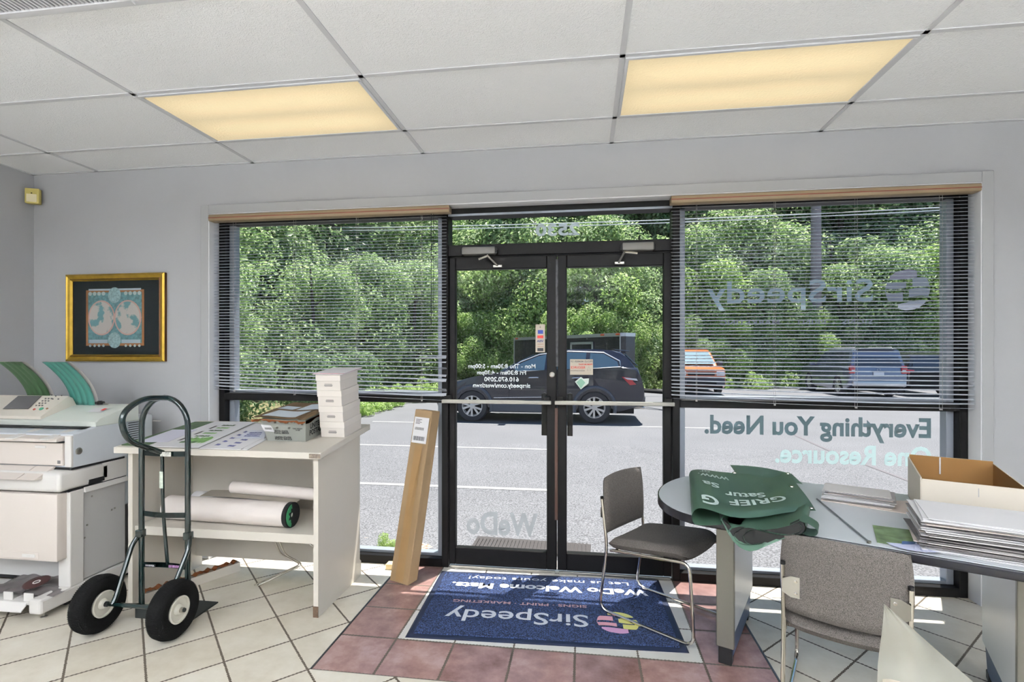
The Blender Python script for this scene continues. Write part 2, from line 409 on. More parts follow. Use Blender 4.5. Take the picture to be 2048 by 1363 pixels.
# --- storefront: two windows, transom light and a pair of doors
def frame_bars(mb, bars, y0=YF, y1=YF+.115):
    for x0, x1, z0, z1 in bars: mb.box(x0, x1, y0, y1, z0, z1, .003, 1)
MLX = (-.98, -.905); MRX = (.551, .621)
def win(name, x0, x1, lab, tz):
    w_ = sthing(name, ((x0+x1)/2, YF, 0), lab)
    fr = MB(); fr.m(0)
    frame_bars(fr, [(x0, x0+.045, .0, OZ), (x1-.045, x1, 0, OZ), (x0+.045, x1-.045, 0, .055), (x0+.045, x1-.045, OZ-.05, OZ), (x0+.045, x1-.045, tz, tz+.05)])
    fr.m(1)
    for a, b_ in ((.055, tz), (tz+.05, OZ-.05)):
        fr.box(x0+.045, x0+.085, YF+.05, YF+.11, a, b_, .002, 1); fr.box(x1-.085, x1-.045, YF+.05, YF+.11, a, b_, .002, 1)
        fr.box(x0+.085, x1-.085, YF+.05, YF+.11, a, a+.02, .002, 1)
    obj('window_frame', fr, [bronze_m, alu_m], w_)
    for a, b_ in ((.055, tz), (tz+.05, OZ-.05)):
        p = MB(); p.quad((x0+.045, YF+.06, a), (x1-.045, YF+.06, a), (x1-.045, YF+.06, b_), (x0+.045, YF+.06, b_)); obj('pane', p, glass_m, w_)
    return w_
win1 = win('window_1', OX0+.006, MLX[1], 'left storefront window in a dark bronze frame', 1.103)
win2 = win('window_2', MRX[0], OX1-.006, 'right storefront window in a dark bronze frame with shop lettering', 1.094)
win3 = sthing('window_3', (-.18, YF, 2.1), 'narrow transom window above the double doors')
fr = MB(); frame_bars(fr, [(MLX[1]+.001, MRX[0]-.001, 2.085, 2.16), (MLX[1]+.001, MRX[0]-.001, 2.355, OZ)]); obj('window_frame', fr, bronze_m, win3)
fr = MB(); fr.box(MLX[1]+.001, MRX[0]-.001, YF-.006, YF+.0, 2.352, 2.366, .001); obj('bead', fr, alu_m, win3)
p = MB(); p.quad((MLX[1]+.001, YF+.06, 2.16), (MRX[0]-.001, YF+.06, 2.16), (MRX[0]-.001, YF+.06, 2.355), (MLX[1]+.001, YF+.06, 2.355)); obj('pane', p, glass_m, win3)
GYD = YF+.04                                     # door glass
def door(name, x0, x1, gx0, gx1, lab, hinge_left):
    d = sthing(name, ((x0+x1)/2, YF, 0), lab)
    m = MB(); y0, y1 = YF+.012, YF+.06
    for a in ((x0, gx0, .02, 2.078), (gx1, x1, .02, 2.078), (gx0, gx1, .02, .134), (gx0, gx1, 1.996, 2.078)): m.box(a[0], a[1], y0, y1, a[2], a[3], .004, 1)
    obj('door_frame', m, bronze_m, d)
    p = MB(); p.quad((gx0, GYD, .134), (gx1, GYD, .134), (gx1, GYD, 1.996), (gx0, GYD, 1.996)); obj('pane', p, glass_m, d)
    zb = 1.121
    b1, b2 = (x0-.028, x1-.03) if hinge_left else (x0-.012, x1+.005)
    m = MB(); m.box(b1, b2, -.005, .02, zb-.012, zb+.012, .003); obj('push_bar', m, steel_m, d)
    m = MB()
    for bx in (b1+.03, b2-.03): m.box(bx-.02, bx+.02, .02, YF+.012, zb-.02, zb+.035, .003)
    obj('bar_bracket', m, bronze_m, d)
    hx = gx1-.02 if hinge_left else gx0+.02
    m = MB(); m.tube(smooth_path([(hx, y1, 1.16), (hx, y1+.06, 1.16), (hx, y1+.06, .92), (hx, y1, .92)], .02), .013, 10)
    m.box(hx-.018, hx+.018, y1-.002, y1+.01, .89, 1.17, .003); obj('pull_handle', m, bronze_m, d, True)
    m = MB(); m.box(x0+.01, x1-.01, YF-.004, YF+.012, .0, .018, .002); obj('threshold', m, steel_m, d)
    return d
d1 = door('door_1', MLX[1]+.004, -.18, -.858, -.245, 'left glass door with opening hours lettered on it', True)
d2 = door('door_2', -.175, MRX[0]-.004, -.115, .497, 'right glass door with membership sticker', False)
p_ = at(1104, 749, y=YF); m = MB(); m.lathe((p_.x, YF+.012, p_.z), (0, -1, 0), [(.018, 0), (.018, .006), (.012, .009), (.012, .011)], 20); obj('lock_cylinder', m, chrome_m, d2, 30)
m = MB(); m.box(-.185, -.17, YF+.004, YF+.0125, 1.35, 2.05, .002); obj('astragal', m, mat('worn strip', srgb(70, 70, 72), .5, .4, var=.6, vscale=30), d2)
m = MB(); m.box(-.192, -.172, YF+.002, YF+.0125, .35, 1.08, .002); obj('lower_astragal', m, mat('brown strip', srgb(72, 48, 38), .5), d2)

def closer(u0, u1, v0, v1, du, dv, lab, nm_):
    a = at(u0, v0, y=.05); b_ = at(u1, v1, y=.05)
    t_ = thing('door_closer', lab, 'door closer', ((a.x+b_.x)/2, YF, min(a.z, b_.z)))
    m = MB(); m.box(a.x, b_.x, .012, YF, b_.z, a.z, .008); obj('body', m, mat('dull closer silver', srgb(112, 110, 106), .45, .4), t_, 30)
    m = MB(); m.box(a.x-.01, b_.x+.01, .03, YF, b_.z+.004, a.z-.006, .004); obj('end_cap', m, black_m, t_)
    c1 = at(du, dv, y=.0); mid = at(u0+(u1-u0)*(.72 if nm_ else .1), v1+2, y=.0); e1 = at(du+(18 if nm_ else -22)*2, dv+2, y=.05)
    m = MB(); m.tube([mid+Vector((0, .01, 0)), c1], .007, 8); obj('arm', m, steel_m, t_)
    m = MB(); m.tube([mid+Vector((0, .004, .006)), (mid.x+(.06 if nm_ else -.035), .06, mid.z-.055)], .007, 8); m.box(mid.x+(.03 if nm_ else -.06), mid.x+(.09 if nm_ else 0), .062, YF+.012, mid.z-.066, mid.z-.05, .002); obj('arm', m, steel_m, t_)
closer(926, 992, 496, 509, 957, 518, 'silver door closer with folded arms above the left door', True)
closer(1244, 1307, 487, 501, 1275, 506, 'silver door closer with folded arms above the right door', False)

# --- lettering on glass (set on the outside, so it reads backwards from in here)
frost = sheer('frosted vinyl', srgb(176, 194, 204), .92); whitev = mat('white vinyl', srgb(236, 238, 240), .5)
grv = mat('grey green vinyl', srgb(104, 124, 132), .55); mint = sheer('mint frosted vinyl', srgb(196, 226, 226), .72)
def glass_text(body, u0, u1, v0, v1, y, m, parent, bold=0, name='lettering', **k):
    a = at(u0, v1, y=y); b_ = at(u1, v0, y=y)
    return obj(name, text_mesh(body, (b_.x, y, a.z), (-1, 0, 0), (0, 0, 1), b_.x-a.x, b_.z-a.z, bold, **k), m, parent)
GW = YF+.062
glass_text('2530', 1071, 1159, 445, 473, GW, mat('pale vinyl numerals', srgb(206, 216, 222), .5), win3, .035)
for s_, a, b_, v0, v1 in (('Mon - Thu 8:30am - 5:00pm', 936, 1071, 727.5, 738.5), ('Fri 8:30am - 4:30pm', 954, 1052, 740.5, 751),
                          ('610.670.2090', 968.5, 1037.5, 753.6, 762.4), ('sirspeedy.com/westlawn', 946, 1060.5, 766, 777)):
    glass_text(s_, a, b_, v0, v1, GYD+.002, whitev, d1, .02)
glass_text('WeDo', 933, 1076, 1027, 1067, GYD+.002, sheer('faint vinyl', srgb(150, 156, 160), .6), d1, .03)
glass_text('SirSpeedy', 1413, 1746, 556, 622, GW, frost, win2, .012)
glass_text('SIGNS  ·  PRINT  ·  MARKETING', 1440, 1745, 638, 650, GW, mat('grey small vinyl', srgb(150, 156, 168), .6), win2, .015)
glass_text('Everything You Need.', 1409, 1862, 836, 878, GW, grv, win2, .03)
glass_text('One Resource.', 1550, 1863, 893, 925, GW, mint, win2, .03)
def logo(org, ux, uy, r, ms, parent, names='logo'):
    """round emblem of swept bands"""
    org, ux, uy = Vector(org), Vector(ux), Vector(uy)
    bands = [(.54, 1.0, -.42, .80, 0), (.10, .42, .06, 1, 1), (.12, .50, -1, -.22, 2), (-.36, .0, -1, -.06, 2), (-.50, -.06, .2, 1, 1), (-1.0, -.60, -.80, .42, 2)]
    mb = MB()
    for y0, y1, xa, xb, i in bands:
        mb.m(i); top = []; bot = []
        for k in range(13):
            x = xa+(xb-xa)*k/12; lim = math.sqrt(max(0, 1-x*x)); sw = .10*math.sin(x*2.6)
            t1 = max(-lim, min(lim, y1-sw)); b1 = max(-lim, min(lim, y0-sw*.6))
            if t1-b1 < .01: t1 = b1+.01
            top.append(org+ux*(x*r)+uy*(t1*r)); bot.append(org+ux*(x*r)+uy*(b1*r))
        for k in range(12): mb.quad(bot[k], bot[k+1], top[k+1], top[k])
    return obj(names, mb, ms, parent)
lc = at(1815, 579, y=GW)
logo((lc.x, GW, lc.z), (-1, 0, 0), (0, 0, 1), .125, [sheer('mauve vinyl', srgb(180, 172, 190), .92), sheer('mauve vinyl b', srgb(172, 174, 190), .92), sheer('mauve vinyl c', srgb(176, 180, 194), .92)], win2)

# stickers
def sticker(u0, u1, v0, v1, y, m, label, name='sticker'):
    a = at(u0, v1, y=y); b_ = at(u1, v0, y=y)
    t_ = thing(name, label, 'sticker', ((a.x+b_.x)/2, y, a.z))
    q = MB(); q.box(a.x, b_.x, y, y+.001, a.z, b_.z); obj('backing', q, m, t_)
    return t_, a, b_
SY = GYD-.003
stc = mat('sticker stock', srgb(186, 176, 160), .6); blu = mat('blue print', srgb(48, 70, 160), .5); redp = mat('red print', srgb(196, 48, 40), .5); blkp = mat('black print', srgb(30, 30, 32), .5); gryp = mat('grey print', srgb(110, 106, 104), .6)
t_, a, b_ = sticker(1071, 1090, 648, 704, SY, stc, 'narrow strip of payment card marks stuck on the left door glass')
W_ = b_.x-a.x; H_ = b_.z-a.z
def sqm(fx0, fx1, fz0, fz1, m, nm):
    q = MB(); q.box(a.x+W_*fx0, a.x+W_*fx1, SY-.0012, SY, a.z+H_*fz0, a.z+H_*fz1); obj(nm, q, m, t_)
sqm(.25, .8, .66, .79, blu, 'card_mark'); sqm(.2, .82, .5, .6, redp, 'card_mark'); sqm(.2, .82, .04, .15, blkp, 'card_mark')
q = MB()
for k in range(3): q.tube(arc((a.x+W_*.4, SY-.001, a.z+H_*.9), .003+.003*k, -45, 45, 6), .0006, 4)
obj('contactless_mark', q, blkp, t_)
obj('lettering', text_mesh('VISA', (a.x+W_*.85, SY-.001, a.z+H_*.36), (-1, 0, 0), (0, 0, 1), W_*.7, H_*.08, .03), mat('visa blue', srgb(32, 48, 110), .5), t_)
q = MB(); q.tube([(a.x+W_*.2, SY-.001, a.z+H_*.29), (a.x+W_*.85, SY-.001, a.z+H_*.29), (a.x+W_*.85, SY-.001, a.z+H_*.2), (a.x+W_*.2, SY-.001, a.z+H_*.2)], .0008, 4); obj('card_outline', q, redp, t_)
t_, a, b_ = sticker(1140, 1186, 718, 749, SY, stc, 'tan membership sticker with red lettering on the right door glass')
W_ = b_.x-a.x; H_ = b_.z-a.z
for s_, fx, fw, fz, fh, mm in (('PROUD MEMBER OF', .97, .94, .8, .12, gryp), ('PREMIUM PRINT', .97, .6, .62, .1, redp), ('RESOURCE', .97-.32, .62, .4, .15, redp), ('ASSOCIATION', .97-.32, .62, .22, .1, gryp)):
    obj('lettering', text_mesh(s_, (a.x+W_*fx, SY-.0012, a.z+H_*fz), (-1, 0, 0), (0, 0, 1), W_*fw, H_*fh, .02), mm, t_)
q = MB(); cx, cz = a.x+W_*.82, a.z+H_*.4; q.tube([(cx-.01, SY-.001, cz-.012), (cx+.012, SY-.001, cz-.012), (cx, SY-.001, cz+.014)], .0016, 5, closed=True); obj('triangle_mark', q, gryp, t_)
a = at(1163, 766, y=SY); rr = .041
t_ = thing('sticker', 'green and white diamond sticker below the membership sticker', 'sticker', (a.x, SY, a.z-rr))
q = MB(); q.prism([(a.x-rr*1.05, SY, a.z+rr*.25), (a.x-rr*.1, SY, a.z+rr), (a.x+rr*.3, SY, a.z+rr*.72), (a.x+rr*1.2, SY, a.z+rr*.8), (a.x+rr*1.1, SY, a.z), (a.x-rr*.1, SY, a.z-rr)], (0, .001, 0)); obj('backing', q, mat('white sticker', srgb(205, 214, 206), .5), t_)
q = MB(); q.prism([(a.x-rr*.8, SY-.001, a.z+rr*.15), (a.x-rr*.05, SY-.001, a.z+rr*.8), (a.x+rr*.6, SY-.001, a.z+rr*.1), (a.x-rr*.1, SY-.001, a.z-rr*.8)], (0, .0008, 0)); obj('green_diamond', q, mat('sage print', srgb(128, 168, 146), .5), t_)

# --- venetian blinds
def blind(label, x0, x1, hx0, hx1, ztop, zb_l, zb_r, sag, mess):
    t_ = thing('window_blind', label, 'blind', ((x0+x1)/2, .012, zb_r))
    h = MB(); h.m(0); h.box(hx0, hx1, -.035, .035, ztop-.045, ztop, .006); h.m(1); h.box(hx0+.002, hx1-.002, -.0365, -.034, ztop-.026, ztop-.021)
    obj('headrail', h, [head_m, red_m], t_, 30)
    yc = .028; n = int((ztop-.05-max(zb_l, zb_r))/.0213); hw = .0125; tl = R(14)
    m = MB(); rnd = random.Random(3); nx = 26
    for k in range(n):
        z0 = ztop-.06-k*.0213; f = k/n; low = max(0, (f-.82)/.18)
        rows = []
        for i in range(nx+1):
            fx = i/nx; x = x0+(x1-x0)*fx
            zend = zb_l+(zb_r-zb_l)*fx-sag*math.sin(PI*fx)
            znom = ztop-.06-n*.0213
            dz = (zend-znom)*low+.0012*math.sin(fx*9+k*1.7)*(.3+f)
            t2 = tl
            if mess and fx > .88 and f > .72:
                q_ = (fx-.88)/.12*(f-.72)/.28; dz += q_*.022*math.sin(k*2.3); t2 = tl+q_*1.1*math.sin(k*1.3+1)
            cs, sn = math.cos(t2)*hw, math.sin(t2)*hw
            rows.append([m.bm.verts.new((x, yc-cs, z0+dz-sn)), m.bm.verts.new((x, yc, z0+dz+.0032)), m.bm.verts.new((x, yc+cs, z0+dz+sn))])
        for i in range(nx):
            for j in range(2): m._f([rows[i][j], rows[i+1][j], rows[i+1][j+1], rows[i][j+1]])
    obj('slats', m, slat_m, t_, 60)
    pr = [(x0+(x1-x0)*i/12, yc, zb_l+(zb_r-zb_l)*i/12-sag*math.sin(PI*i/12)+.004) for i in range(13)]
    m = MB()
    m.grid(lambda a, b_: Vector(pr[round(a*12)])+Vector((0, -.013+.026*b_, -.004)), 12, 1); m.thick(.009)
    obj('bottom_rail', m, slat_m, t_)
    for fx in (.09, .36, .63, .9):
        x = x0+(x1-x0)*fx; m = MB()
        zb = zb_l+(zb_r-zb_l)*fx-sag*math.sin(PI*fx)-.012
        for dy in (-.0135, .0135): m.tube([(x, yc+dy, ztop-.04), (x, yc+dy, zb)], .0009, 5)
        m.cyl((x, yc, zb), (x, yc, zb+.008), .006, 8); obj('ladder_cord', m, paper3_m, t_)
    return t_
b1 = blind('mini blind with bent lower slats covering the left storefront window', OX0+.012, -.905, OX0+.008, -.87, 2.40, 1.185, 1.125, .004, True)
b2 = blind('straight mini blind in front of the lettered right storefront window', .535, OX1-.012, .525, OX1-.008, 2.40, 1.158, 1.118, .012, False)
m = MB(); m.tube([(-1.0, .0, 2.36), (-1.0, -.002, 1.62)], .0022, 6); m.tube([(-.985, .0, 2.36), (-.983, -.002, 1.72)], .0012, 5); obj('pull_cord', m, black_m, b1)

# --- ceiling light panels, vent
def lens_mat():
    m = mat('light lens', srgb(250, 226, 170), .5); b = m.node_tree.nodes['Principled BSDF']
    tc = N(m, 'ShaderNodeTexCoord'); s_ = N(m, 'ShaderNodeSeparateXYZ'); L(m, tc.outputs['Object'], s_.inputs[0])
    # two tubes along the fixture light the lens from above
    d = M_(m, 'ABSOLUTE', M_(m, 'SUBTRACT', M_(m, 'ABSOLUTE', s_.outputs[1]), .13))
    g_ = M_(m, 'POWER', 2.718, M_(m, 'MULTIPLY', M_(m, 'MULTIPLY', d, d), -60.0))
    ex = M_(m, 'SUBTRACT', 1.0, M_(m, 'POWER', M_(m, 'DIVIDE', M_(m, 'ABSOLUTE', s_.outputs[0]), .62), 6.0))
    st = M_(m, 'ADD', M_(m, 'MULTIPLY', M_(m, 'MULTIPLY', g_, ex), .22), .20)
    b.inputs['Emission Color'].default_value = (1, .80, .50, 1); L(m, st, b.inputs['Emission Strength'])
    b.inputs['Base Color'].default_value = (.6, .5, .3, 1)
    v = N(m, 'ShaderNodeTexVoronoi'); v.inputs['Scale'].default_value = 90; L(m, tc.outputs['Object'], v.inputs['Vector'])
    bp = N(m, 'ShaderNodeBump'); bp.inputs['Strength'].default_value = .4; bp.inputs['Distance'].default_value = .003; L(m, v.outputs['Distance'], bp.inputs['Height']); L(m, bp.outputs[0], b.inputs['Normal'])
    return m
lens = lens_mat()
for x0, x1, lab in ((GX[1], GX[2], 'glowing yellow ceiling light panel on the left, nearer the framed map'), (GX[3], GX[4], 'glowing yellow ceiling light panel on the right, above the doors')):
    y1, y0 = GY[0], GY[1]
    t_ = thing('ceiling_light', lab, 'ceiling light', ((x0+x1)/2, (y0+y1)/2, H-.006))
    m = MB()
    for q in ((x0+.013, x1-.013, y0+.013, y0+.03), (x0+.013, x1-.013, y1-.03, y1-.013), (x0+.013, x0+.03, y0+.03, y1-.03), (x1-.03, x1-.013, y0+.03, y1-.03)): m.box(q[0], q[1], q[2], q[3], H-.010, H-.001, .002, 1)
    obj('frame', m, grid_m, t_)
    m = MB(); m.box(x0+.03, x1-.03, y0+.03, y1-.03, H-.007, H-.0015); obj('lens', m, lens, t_)
t_ = thing('ceiling_vent', 'slotted white air vent in the ceiling at the left', 'vent', (-2.55, -1.75, H-.01))
vx0, vx1, vy0, vy1 = -3.40, -1.66, -1.93, -1.575
m = MB()
for q in ((vx0, vx1, vy0, vy0+.03), (vx0, vx1, vy1-.03, vy1), (vx0, vx0+.03, vy0+.03, vy1-.03), (vx1-.03, vx1, vy0+.03, vy1-.03)): m.box(q[0], q[1], q[2], q[3], H-.016, H-.001, .003, 1)
obj('frame', m, grid_m, t_)
m = MB(); n = 90
for k in range(n):
    x = vx0+.04+(vx1-vx0-.08)*k/(n-1); m.box(x-.006, x+.002, vy0+.03, vy1-.03, H-.013, H-.003)
obj('louvre', m, grid_m, t_)
m = MB(); m.box(vx0+.02, vx1-.02, vy0+.02, vy1-.02, H-.003, H-.001); obj('duct_backing', m, mat('duct dark', srgb(110, 110, 112), .8), t_)

# --- motion sensor, picture
t_ = thing('motion_sensor', 'small yellowed motion sensor in the upper left room corner', 'sensor', (-3.985, -.045, 2.53))
Mx = Matrix.Translation((-3.985, -.05, 2.58)) @ Matrix.Rotation(R(28), 4, 'Z')
ylw = mat('yellowed plastic', srgb(196, 180, 104), .45)
m = MB(); m.box(-.042, .042, -.022, .022, -.055, .055, .006, 2, Mx); obj('housing', m, ylw, t_, 30)
m = MB(); m.box(-.03, .03, -.026, -.02, -.045, .012, .002, 2, Mx); obj('lens', m, mat('sensor lens', srgb(226, 214, 178), .4), t_)
m = MB(); m.box(-.004, .004, -.0245, -.021, .016, .022, 0, 2, Mx); obj('indicator', m, blk_matte, t_)

px0, px1, pz0, pz1 = -3.745, -2.94, 1.378, 2.008
t_ = thing('framed_picture', 'gold framed antique world map in a black mat on the grey wall', 'picture', ((px0+px1)/2, -.02, pz0))
m = MB(); fw = .052
prof = [(0, 0), (.0, .022), (.012, .03), (.02, .024), (.034, .02), (.04, .026), (.05, .012), (.052, 0)]
def corner_ring(d, h): return [Vector((px0+d, -h-.001, pz0+d)), Vector((px1-d, -h-.001, pz0+d)), Vector((px1-d, -h-.001, pz1-d)), Vector((px0+d, -h-.001, pz1-d))]
rings = [[m.bm.verts.new(p) for p in corner_ring(d, h)] for d, h in prof]
for k, (A, B) in enumerate(zip(rings, rings[1:])): m.m(1 if k in (0, 4, 6) else 0); m.bridge(A, B)
obj('frame', m, [gold_m, golddk_m], t_)
m = MB(); m.box(px0+.045, px1-.045, -.008, -.002, pz0+.045, pz1-.045); obj('mat_board', m, mat('black mat board', srgb(8, 20, 24), .7), t_)
a, b_ = at(172, 691, y=-.01), at(288, 578, y=-.01)
m = MB(); m.box(a.x, b_.x, -.0095, -.008, a.z, b_.z); obj('mat_bevel', m, mat('copper bevel', srgb(150, 100, 60), .5), t_)
pa, pb = a+Vector((.018, 0, .018)), b_-Vector((.018, 0, .018))
teal = mat('map ground', srgb(98, 138, 142), .6, var=.35, vscale=60)
m = MB(); m.box(pa.x, pb.x, -.0105, -.0095, pa.z, pb.z); mp = obj('map_print', m, teal, t_)
def globe_mat():
    m = mat('map hemisphere', srgb(186, 180, 172), .6); b = m.node_tree.nodes['Principled BSDF']; g_ = N(m, 'ShaderNodeNewGeometry')
    n = N(m, 'ShaderNodeTexNoise'); n.inputs['Scale'].default_value = 9; n.inputs['Detail'].default_value = 5; L(m, g_.outputs['Position'], n.inputs['Vector'])
    cr = N(m, 'ShaderNodeValToRGB'); L(m, n.outputs['Fac'], cr.inputs[0]); e = cr.color_ramp.elements
    e[0].position = .5; e[0].color = (*srgb(192, 186, 180), 1); e[1].position = .54; e[1].color = (*srgb(104, 146, 150), 1)
    L(m, cr.outputs[0], b.inputs['Base Color']); return m
gm = globe_mat(); palem = mat('map medallion', srgb(150, 176, 178), .6, var=.3, vscale=80)
cx, cz = (pa.x+pb.x)/2, (pa.z+pb.z)/2; mwid = pb.x-pa.x
def disc(x, z, rx, rz, y, ms, nm, n=28, par=mp):
    q = MB(); q.prism([(x+rx*math.cos(2*PI*k/n), y, z+rz*math.sin(2*PI*k/n)) for k in range(n)], (0, .0008, 0)); obj(nm, q, ms, par)
for sx in (-1, 1):
    disc(cx+sx*mwid*.245, cz+.0, mwid*.25, mwid*.29, -.0118, mat('map rim', srgb(196, 160, 150), .6), 'hemisphere_rim'); disc(cx+sx*mwid*.245, cz, mwid*.225, mwid*.265, -.0126, gm, 'hemisphere')
disc(cx, cz+mwid*.37, mwid*.12, mwid*.13, -.0122, palem, 'medallion'); disc(cx, cz-mwid*.37, mwid*.12, mwid*.13, -.0122, palem, 'medallion')
rdm = mat('map roundels', srgb(176, 190, 190), .6); cam_ = mat('map band', srgb(170, 186, 196), .6)
for k in range(12):
    for row, rz in ((-.46, .02), (.40, .03)):
        if abs(k-5.5) < 2: continue
        x = pa.x+mwid*(k+.5)/12; q = MB(); q.cyl((x, -.0118, cz+row*mwid), (x, -.0105, cz+row*mwid), mwid*rz*1.1, 12); obj('roundel', q, rdm, mp)
for xa, xb, za, zb in ((pa.x+.01, cx-mwid*.13, cz-mwid*.42, cz-mwid*.36), (cx+mwid*.13, pb.x-.01, cz-mwid*.42, cz-mwid*.36), (pa.x+.005, pb.x-.005, cz+mwid*.45, cz+mwid*.48)):
    obj('cartouche', MB().box(xa, xb, -.0115, -.0105, za, zb), cam_, mp)
m = MB(); m.quad((px0+.045, -.0145, pz0+.045), (px1-.045, -.0145, pz0+.045), (px1-.045, -.0145, pz1-.045), (px0+.045, -.0145, pz1-.045)); obj('glazing', m, thin('picture glass', (1, 1, 1), .5), t_)
# ================================================================== FURNITURE AND GOODS
def atp(u, v, zf, it=12):
    z = .9
    for _ in range(it):
        p = at(u, v, z=z); z = z*.5+zf(p.y)*.5
    return Vector((p.x, p.y, zf(p.y)))

# --- door mat
mA = R(2.4); MO = Vector((-.90, -.782, 0)); mu = Vector((math.cos(mA), math.sin(mA), 0)); mv = Vector((-math.sin(mA), math.cos(mA), 0)); MW_, MH_ = 1.40, .80
def mp_(s_, t_, z=0): return MO+mu*s_+mv*t_+Vector((0, 0, z))
dm = thing('door_mat', 'navy welcome mat with upside down white lettering inside the double doors', 'door mat', tuple(MO+mu*.7+mv*.4))
m = MB(); P = [mp_(0, 0), mp_(MW_, 0), mp_(0, MH_), mp_(MW_, MH_), mp_(.01, .01, .004), mp_(MW_-.01, .01, .004), mp_(.01, MH_-.01, .004), mp_(MW_-.01, MH_-.01, .004)]
m.hexa(P); obj('rubber_border', m, mat('mat rubber', srgb(26, 34, 58), .5), dm)
m = MB(); m.hexa([mp_(.035, .035, .003), mp_(MW_-.035, .035, .003), mp_(.035, MH_-.035, .003), mp_(MW_-.035, MH_-.035, .003), mp_(.035, .035, .009), mp_(MW_-.035, .035, .009), mp_(.035, MH_-.035, .009), mp_(MW_-.035, MH_-.035, .009)], .003); obj('pile', m, mat_m, dm)
def mat_text(body, u0, v0, u1, v1, m_, bold=0, **k):
    a = at(u0, v0, z=.01); b_ = at(u1, v1, z=.01)       # (top-left in picture, bottom-right in picture)
    sa, ta = (a-MO).dot(mu), (a-MO).dot(mv); sb, tb = (b_-MO).dot(mu), (b_-MO).dot(mv)
    obj('lettering', text_mesh(body, mp_(max(sa, sb), max(ta, tb), .0098), -mu, -mv, abs(sb-sa), abs(tb-ta), bold, **k), m_, dm)
S0 = {}
def mt(body, s0, s1, t0, t1, m_, bold=0, **k):
    obj('lettering', text_mesh(body, mp_(s1, t1, .0098), -mu, -mv, s1-s0, t1-t0, bold, **k), m_, dm)
mt('SirSpeedy', .155, .93, .17, .335, txtw_m, .01)
mt('SIGNS · PRINT · MARKETING', .165, .93, .375, .405, mat('rose pile', srgb(176, 140, 142), .9), .02)
mt('WeDo Welcome Mats.', .11, 1.30, .555, .63, txtw_m, .035)
mt('Let us make yours today!', .20, 1.20, .68, .735, txtw_m, .0)
logo(mp_(1.085, .235, .0098), -mu, -mv, .11, [mat('pile pink', srgb(196, 150, 186), .9), mat('pile rose', srgb(206, 150, 160), .9), mat('pile yellow', srgb(200, 196, 118), .9)], dm)

# --- worktop desk on panel sides
def DZ(y): return .902+.1015*(y+.69)
dk = thing('desk', 'cream laminate desk with one shelf standing under the left window', 'desk', (-2.03, -.4, 0))
m = MB(); a0, a1, y0, y1 = -2.665, -1.405, -.69, -.04
m.hexa([(a0, y0, DZ(y0)-.036), (a1, y0, DZ(y0)-.036), (a0, y1, DZ(y1)-.036), (a1, y1, DZ(y1)-.036), (a0, y0, DZ(y0)), (a1, y0, DZ(y0)), (a0, y1, DZ(y1)), (a1, y1, DZ(y1))], .003)
obj('desktop', m, lam_m, dk)
for xa in (-2.60, -1.462):
    m = MB(); xb = xa+.028; ya, yb = -.66, -.135
    m.prism([(xa, ya, 0), (xa, yb+.02, 0), (xa, yb+.02, .09), (xa, yb, .11), (xa, yb, DZ(yb)-.037), (xa, ya, DZ(ya)-.037)], (.028, 0, 0)); obj('side_panel', m, lam_m, dk)
m = MB(); m.box(-2.571, -1.463, -.645, -.20, .392, .442, .002); obj('shelf', m, lam_m, dk)
m = MB(); m.box(-2.571, -1.463, -.20, -.18, .392, .90); obj('back_panel', m, lam_m, dk)
m = MB(); m.box(-2.571, -1.463, -.17, -.152, .085, .392); obj('lower_back_panel', m, lam_m, dk)
m = MB(); m.box(-1.47, -1.405, -.6925, -.69, .872, .896, .001); obj('chipped_edge', m, mat('worn edge', srgb(120, 108, 96), .8, var=.4, vscale=90), dk)
m = MB()
m.box(-1.4635, -1.4325, -.662, -.6605, .0, .06); obj('edge_wear', m, mat('worn foot', srgb(84, 66, 50), .8, var=.4, vscale=90), dk)

# rolls of film and paper on the shelf
def paper_roll(lab, p0, p1, r, rb, endm, core=.5, cap=None):
    p0, p1 = Vector(p0), Vector(p1); ax = (p1-p0); ln = ax.length; t_ = thing('paper_roll', lab, 'paper roll', tuple(p0))
    m = MB(); m.lathe(p0, ax, [(r*core, .004), (r, 0), (r, ln), (r*core, ln-.004)], 36); obj('wound_sheet', m, rb, t_, 30)
    for c_, s_ in ((p0, 1), (p1, -1)):
        m = MB(); m.lathe(c_-ax.normalized()*s_*.002, ax*s_, [(r*.45, 0), (r*.97, 0), (r*.97, .012), (r*.45, .012)], 36, True); obj('end_ring', m, endm, t_, 30)
    if cap:
        m = MB(); m.lathe(p1, ax, [(r*1.03, -.02), (r*1.03, .004), (r*.2, .004), (r*.2, -.02)], 36); obj('end_cap', m, blk_matte, t_, 30)
        m = MB(); q = []
        for k in range(20):
            a = R(100+k*8); q.append(p1+ax.normalized()*.005+Vector((0, math.cos(a)*r*.95, math.sin(a)*r*.95)))
        for k in range(19, -1, -1):
            a = R(100+k*8); rr = r*(.55+.12*math.sin(k*1.1)); q.append(p1+ax.normalized()*.005+Vector((0, math.cos(a)*rr, math.sin(a)*rr)))
        m.prism(q, (.002, 0, 0)); obj('green_mark', m, mat('green roll print', srgb(48, 128, 84), .5), t_)
    return t_
warm = mat('pinkish white film', srgb(222, 212, 206), .5)
paper_roll('large white roll with black and green end cap at the front of the shelf', (-2.475, -.50, .512), (-1.66, -.54, .512), .069, warm, black_m, cap=True)
paper_roll('pale roll lying behind the large roll on the desk shelf', (-2.44, -.33, .503), (-1.85, -.34, .503), .060, paper_m, blk_matte)
paper_roll('white roll with dark end lying highest at the right of the shelf', (-2.115, -.425, .625), (-1.50, -.43, .60), .036, warm, blk_matte, cap=False)
t_ = thing('paper_sheet', 'loose pale sheet draped over the rolls on the desk shelf', 'paper', (-1.9, -.45, .56))
